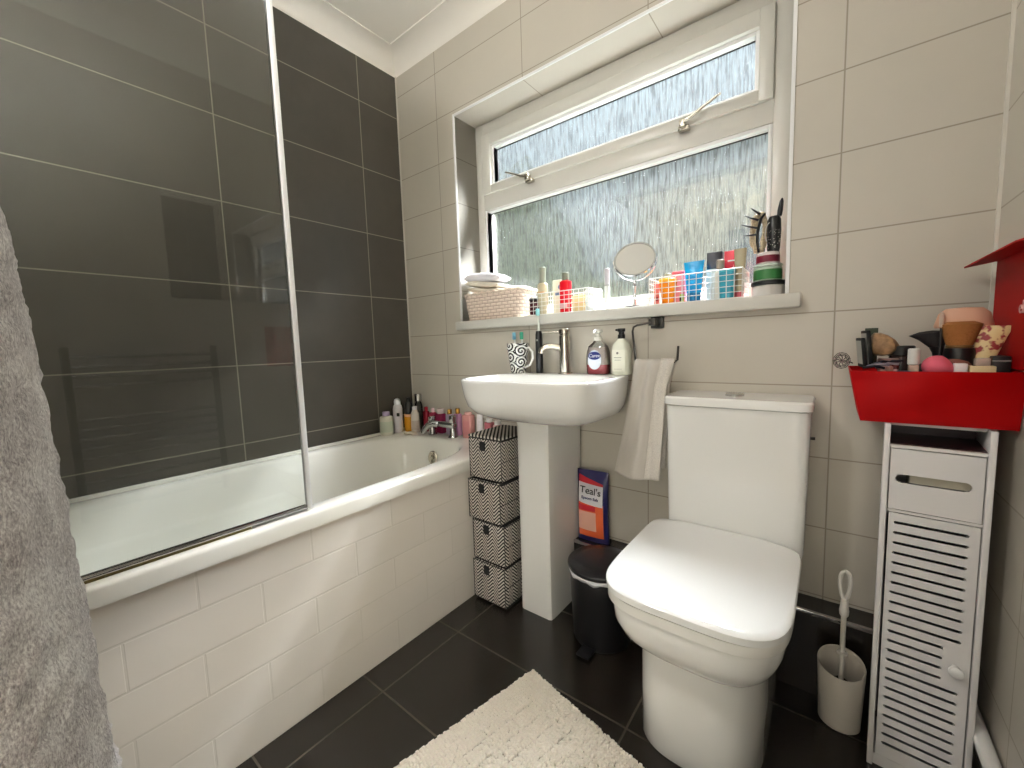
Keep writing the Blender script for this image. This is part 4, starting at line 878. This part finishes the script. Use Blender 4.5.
# jar stack
item('cosmetic_tub', 'clear tub with black lid, lowest of the three stacked jars', 'jar', (1.615, .050, SZ), [('tub', mat('milky_tub', (206, 202, 198), .2), lat(cyl(.043, .033, 0, .003))), ('lid', M_black, lat(cyl(.0455, .012, .033)))], 'stacked jars at the right end of the sill')
item('cosmetic_tub', 'green labelled jar, middle of the three stacked jars', 'jar', (1.612, .048, SZ+.0452), [('tub', mat('pale_mint_tub', (190, 206, 190), .25), lat(cyl(.036, .040, 0, .003))), ('label', mat('forest_green_label', (48, 112, 58), .45), labelband(.036, .004, .032)), ('lid', mat('mint_lid', (200, 210, 200), .3), lat(cyl(.037, .008, .040)))], 'stacked jars at the right end of the sill')
item('cosmetic_tub', 'white jar with maroon label, top of the three stacked jars', 'jar', (1.612, .046, SZ+.0934), [('tub', mat('pale_pink_tub', (224, 214, 212), .25), lat(cyl(.029, .034, 0, .003))), ('label', mat('maroon_label', (112, 20, 44), .45), labelband(.029, .005, .024))], 'stacked jars at the right end of the sill')
# hair claw and brush cup
HZ = SZ+.1276
t = thing('hair_brush', 'black speckled round hair brush standing on the jar stack', 'hair brush', (1.625, .046, HZ))
b = MB(); b.lathe([(0, 0), (.014, 0), (.016, .01), (.018, .06), (.017, .09), (.012, .10), (0, .102)], 24); b.build('brush_barrel', M_black, t, world=False)
b = MB()
for k in range(90):
    a = random.uniform(0, 6.28); z = random.uniform(.006, .06); b.ball((.0172*math.cos(a), .0172*math.sin(a), z), .0012, seg=6)
b.build('bristle_tips', mat('pale_speck', (206, 200, 196), .5), t, world=False)
b = MB(); vs = b.lathe([(0, .10), (.006, .10), (.007, .115), (.005, .140), (.002, .148), (0, .149)], 14); b.xf(vs, Matrix.Rotation(.12, 3, 'Y')); b.build('handle', M_black, t, world=False)
t = thing('hair_scrunchie', 'beige twisted scrunchie hooked over the black hair brush', 'scrunchie', (1.590, .045, HZ+.001))
b = MB()
for k in range(3):
    b.tube([(.004*k-.006+.016*math.cos(q)+.002*math.sin(5*q+k), .006*math.sin(q*2+k), .060+.054*math.sin(q)) for q in [2*PI*j/36 for j in range(36)]], [.0045+.0012*math.sin(9*j/36*2*PI+k) for j in range(36)], 8, closed=True)
vs = b.bm.verts[:]; mz = min(v.co.z for v in vs)
for v in vs: v.co.z -= mz
b.build('twisted_fabric', mat('beige_knit', (196, 180, 152), .9, bump=(200, 1), var=.2), t, world=False)
t = thing('hair_claw', 'black claw comb with four prongs pointing at the window glass', 'hair clip', (1.590, .030, HZ+.002))
b = MB(); b.tube([(.0, 0, .0), (-.004, 0, .03), (-.004, .0, .06), (.004, 0, .095), (.014, 0, .108)], [.003, .004, .004, .004, .003], 8)
for (x0, z0, x1, z1) in ((.002, .108, -.022, .130), (-.002, .092, -.038, .112), (-.004, .070, -.046, .088), (-.004, .052, -.040, .055)):
    b.tube([(x0, 0, z0), ((x0+x1)/2, -.002, (z0+z1)/2-.001), (x1, 0, z1)], [.0034, .0028, .0012], 8)
b.build('claw', M_black, t, world=False)
b = MB(); b.tube([(.030+.012*math.cos(q), -.022, .045+.03*math.sin(q)) for q in [PI*.55+PI*.7*k/12 for k in range(13)]], .0012, 6); b.build('hair_tie', mat('white_elastic', (220, 220, 216), .6), t, world=False)

# ------------------------------------------------------------------ bath mat
ang = -.22
t = thing('bath_mat', 'off-white bobbled chenille bath mat on the dark tiled floor', 'bath mat', (1.100, -.477, 0), ang)
MW, ML = .52, .80
b = MB(); b.box(0, MW, -ML, 0, 0.001, .009, .003); b.build('backing', mat('mat_backing', (190, 180, 166), .95), t, world=False)
b = MB(); pts = []
ico = bmesh.new(); bmesh.ops.create_icosphere(ico, subdivisions=1, radius=1); iv = [v.co.copy() for v in ico.verts]; fi = [[v.index for v in f.verts] for f in ico.faces]; ico.free()
verts = []; faces = []
st = .0082; ny = int(ML/st); nx = int(MW/st)
for j in range(ny):
    for i in range(nx):
        x = (i+.5)*st+random.uniform(-.0016, .0016); y = -(j+.5)*st+random.uniform(-.0016, .0016)
        edge = min(x, MW-x, -y, ML+y); z = .0135+.0025*random.random()-(.002 if edge < .02 else 0)
        if edge > .06 and (i % 5 == 0 or j % 9 == 0) : z -= .004
        rx = .0054*random.uniform(.85, 1.15); k0 = len(verts)
        verts += [(x+c.x*rx, y+c.y*rx*1.1, z+c.z*.0065) for c in iv]; faces += [[k0+q for q in f] for f in fi]
me = bpy.data.meshes.new('chenille_pile'); me.from_pydata(verts, [], faces); me.shade_smooth()
o = bpy.data.objects.new('chenille_pile', me); COL.objects.link(o); o.parent = t; o['kind'] = 'stuff'
me.materials.append(mat('mat_chenille', (236, 228, 216), .95, sheen=.2))

# ------------------------------------------------------------------ bathrobe hanging at the left
def robe_mat():
    m = bpy.data.materials.new('mottled_grey_fleece'); m.use_nodes = True; t = NT(m); b = bsdf(m)
    g = t.n.new('ShaderNodeTexCoord')
    mp = t.n.new('ShaderNodeMapping'); t.l.new(g.outputs['Object'], mp.inputs[0]); mp.inputs['Scale'].default_value = (1, 1, .45)
    f1 = t.noise(mp.outputs[0], 420, 4, .75); f2 = t.noise(g.outputs['Object'], 14, 4, .6)
    s = t.math('ADD', t.math('MULTIPLY', f1, .75), t.math('MULTIPLY', f2, .40))
    r = t.n.new('ShaderNodeValToRGB'); t.l.new(s, r.inputs[0]); e = r.color_ramp.elements
    e[0].position = .42; e[0].color = L((110, 101, 100)); e[1].position = .70; e[1].color = L((246, 243, 238))
    x = e.new(.56); x.color = L((188, 180, 177))
    t.l.new(r.outputs[0], b.inputs['Base Color']); b.inputs['Roughness'].default_value = 1; b.inputs['Sheen Weight'].default_value = .4
    t.l.new(t.bump(f1, .6, .004), b.inputs['Normal']); return m
M_robe = robe_mat()
t = thing('bathrobe', 'thick mottled grey fleece bathrobe hanging at the left edge', 'bathrobe', (1.0, -1.55, .40))
nz, nq = 130, 200
# silhouette towards +y (world y of the bulge edge at height z), measured at x = 1.0
prof = [(.38, -1.352), (.40, -1.338), (.44, -1.328), (.486, -1.328), (.56, -1.331), (.668, -1.334), (.80, -1.339), (.898, -1.343), (1.05, -1.349), (1.13, -1.354), (1.20, -1.372), (1.28, -1.41), (1.40, -1.48), (1.55, -1.56), (1.62, -1.60)]
def interp(z):
    for (a, ya), (c, yc) in zip(prof, prof[1:]):
        if a <= z <= c: return ya+(yc-ya)*(z-a)/(c-a)
    return prof[-1][1]
def robering(z, inset=0):
    r_ = []; yf_ = interp(z); yb_ = -1.705; cy_ = (yf_+yb_)/2; bb_ = (yf_-yb_)/2-inset
    aa_ = (.23 if z < 1.2 else .23-.15*((z-1.2)/.42))*1.0-inset
    for i in range(nq):
        q = 2*PI*i/nq; c, s_ = math.cos(q), math.sin(q)
        fold = 1+.055*math.sin(q*7+z*1.7)+.035*math.sin(q*13-z*2.1+1)
        k = .35 if s_ > .55 else 1
        fo = 1+(fold-1)*k
        d = (abs(c)**2.4+abs(s_)**2.4)**(-1/2.4)
        p = Vector((1.0+aa_*c*d*fo, cy_+bb_*s_*d*(fo if s_ < .5 else 1), z))
        nn = noise.noise(p*38)*.0035+noise.noise(p*120)*.0022
        p.x += nn*c*1.5; p.y += nn*s_*1.5-0.002
        p.y = max(p.y, -1.712)
        r_.append(tuple(p))
    return r_
zs = [.385+(1.62-.385)*k/nz for k in range(nz+1)]
rings = [robering(.388, .012)]+[robering(z) for z in zs]
b = MB(); b.loft(rings); b.build('robe_body', M_robe, t, angle=80)
b = MB(); b.loft([robering(z, -.0045+(.004 if z in (.40, .452) else 0)) for z in (.400, .404, .425, .448, .452)], False, False); b.build('hem_band', mat('pale_fleece_hem', (206, 200, 198), 1, bump=(300, 1), var=.15), t, angle=80)
b = MB()
rows = []
for k in range(40):
    z = .47+.7*k/39; rr_ = robering(z, -.007); rows.append([rr_[i] for i in range(6, 17)])
b.loft(rows, False, False, closed=False); b.build('front_facing', mat('pale_fleece_facing', (196, 190, 190), 1, bump=(300, 1), var=.18), t, solid=.006, angle=80)
t = thing('robe_hook', 'metal hook on the near wall carrying the grey bathrobe', 'hook', (1.0, YN+.01, 1.64))
b = MB(); b.box(.985, 1.015, YN, YN+.008, 1.60, 1.68, .002); b.tube([(1.0, YN+.006, 1.66), (1.0, YN+.05, 1.65), (1.0, YN+.07, 1.66), (1.0, YN+.072, 1.69)], .005, 8); b.build('hook', M_chrome, t)

# ------------------------------------------------------------------ things on the right wall, seen reflected in the screen
t = thing('wall_mirror', 'frameless mirror on the beige right wall, seen reflected in the shower screen', 'mirror', (W, -.52, 1.25))
b = MB(); b.box(W-.012, W-.002, -.83, -.22, 1.25, 1.75); b.build('backing_board', M_grey, t)
b = MB(); b.box(W-.014, W-.012, -.83, -.22, 1.25, 1.75); b.build('mirror_glass', mat('mirror_silver', (235, 235, 235), .0, metal=1), t)
t = thing('towel_radiator', 'chrome ladder towel radiator on the right wall, reflected in the shower screen', 'radiator', (W-.06, -1.0, .30))
for y in (-.70, -1.20):
    b = MB(); b.tube([(W-.06, y, .30), (W-.06, y, 1.02)], .014, 14); b.tube([(W-.06, y, .9), (W, y, .9)], .008, 8); b.build('upright', M_dark, t)
for z in (.34, .38, .42, .46, .56, .60, .64, .68, .72, .86, .90, .94, .98):
    b = MB(); b.tube([(W-.06, -.70, z), (W-.06, -1.20, z)], .008, 10); b.build('rung', M_chrome, t)
# ceiling lamp
t = thing('flush_ceiling_lamp', 'round opal glass lamp flush on the ceiling', 'ceiling lamp', (1.25, -.98, CH))
b = MB(); b.lathe([(0, 0), (.155, 0), (.155, -.03), (.148, -.034), (0, -.034)], 30); b.build('base_ring', M_gloss_w, t, world=False)
lm = bpy.data.materials.new('lit_opal_glass'); lm.use_nodes = True
bsdf(lm).inputs['Emission Color'].default_value = (1, .98, .95, 1); bsdf(lm).inputs['Emission Strength'].default_value = LAMP
b = MB(); b.ball((0, 0, -.055), .15, 1, 1, .28, seg=32); b.build('opal_dome', lm, t, world=False)

# unseen fill globe added on the near wall to brighten the ceiling
t = thing('wall_fill_globe', 'unseen added fill globe on the near wall beside the bathrobe', 'fill light', (.92, YN, 2.02))
b = MB(); vs = b.lathe([(0, 0), (.045, 0), (.045, .012), (.012, .02), (.012, .06), (0, .06)], 24); b.xf(vs, Matrix.Rotation(-PI/2, 3, 'X')); b.build('bracket', M_chrome, t, world=False)
wlm = bpy.data.materials.new('lit_fill_globe'); wlm.use_nodes = True
bsdf(wlm).inputs['Emission Color'].default_value = (1, .98, .95, 1); bsdf(wlm).inputs['Emission Strength'].default_value = WFILL
b = MB(); b.ball((0, .115, 0), .06, seg=28); b.build('globe', wlm, t, world=False)
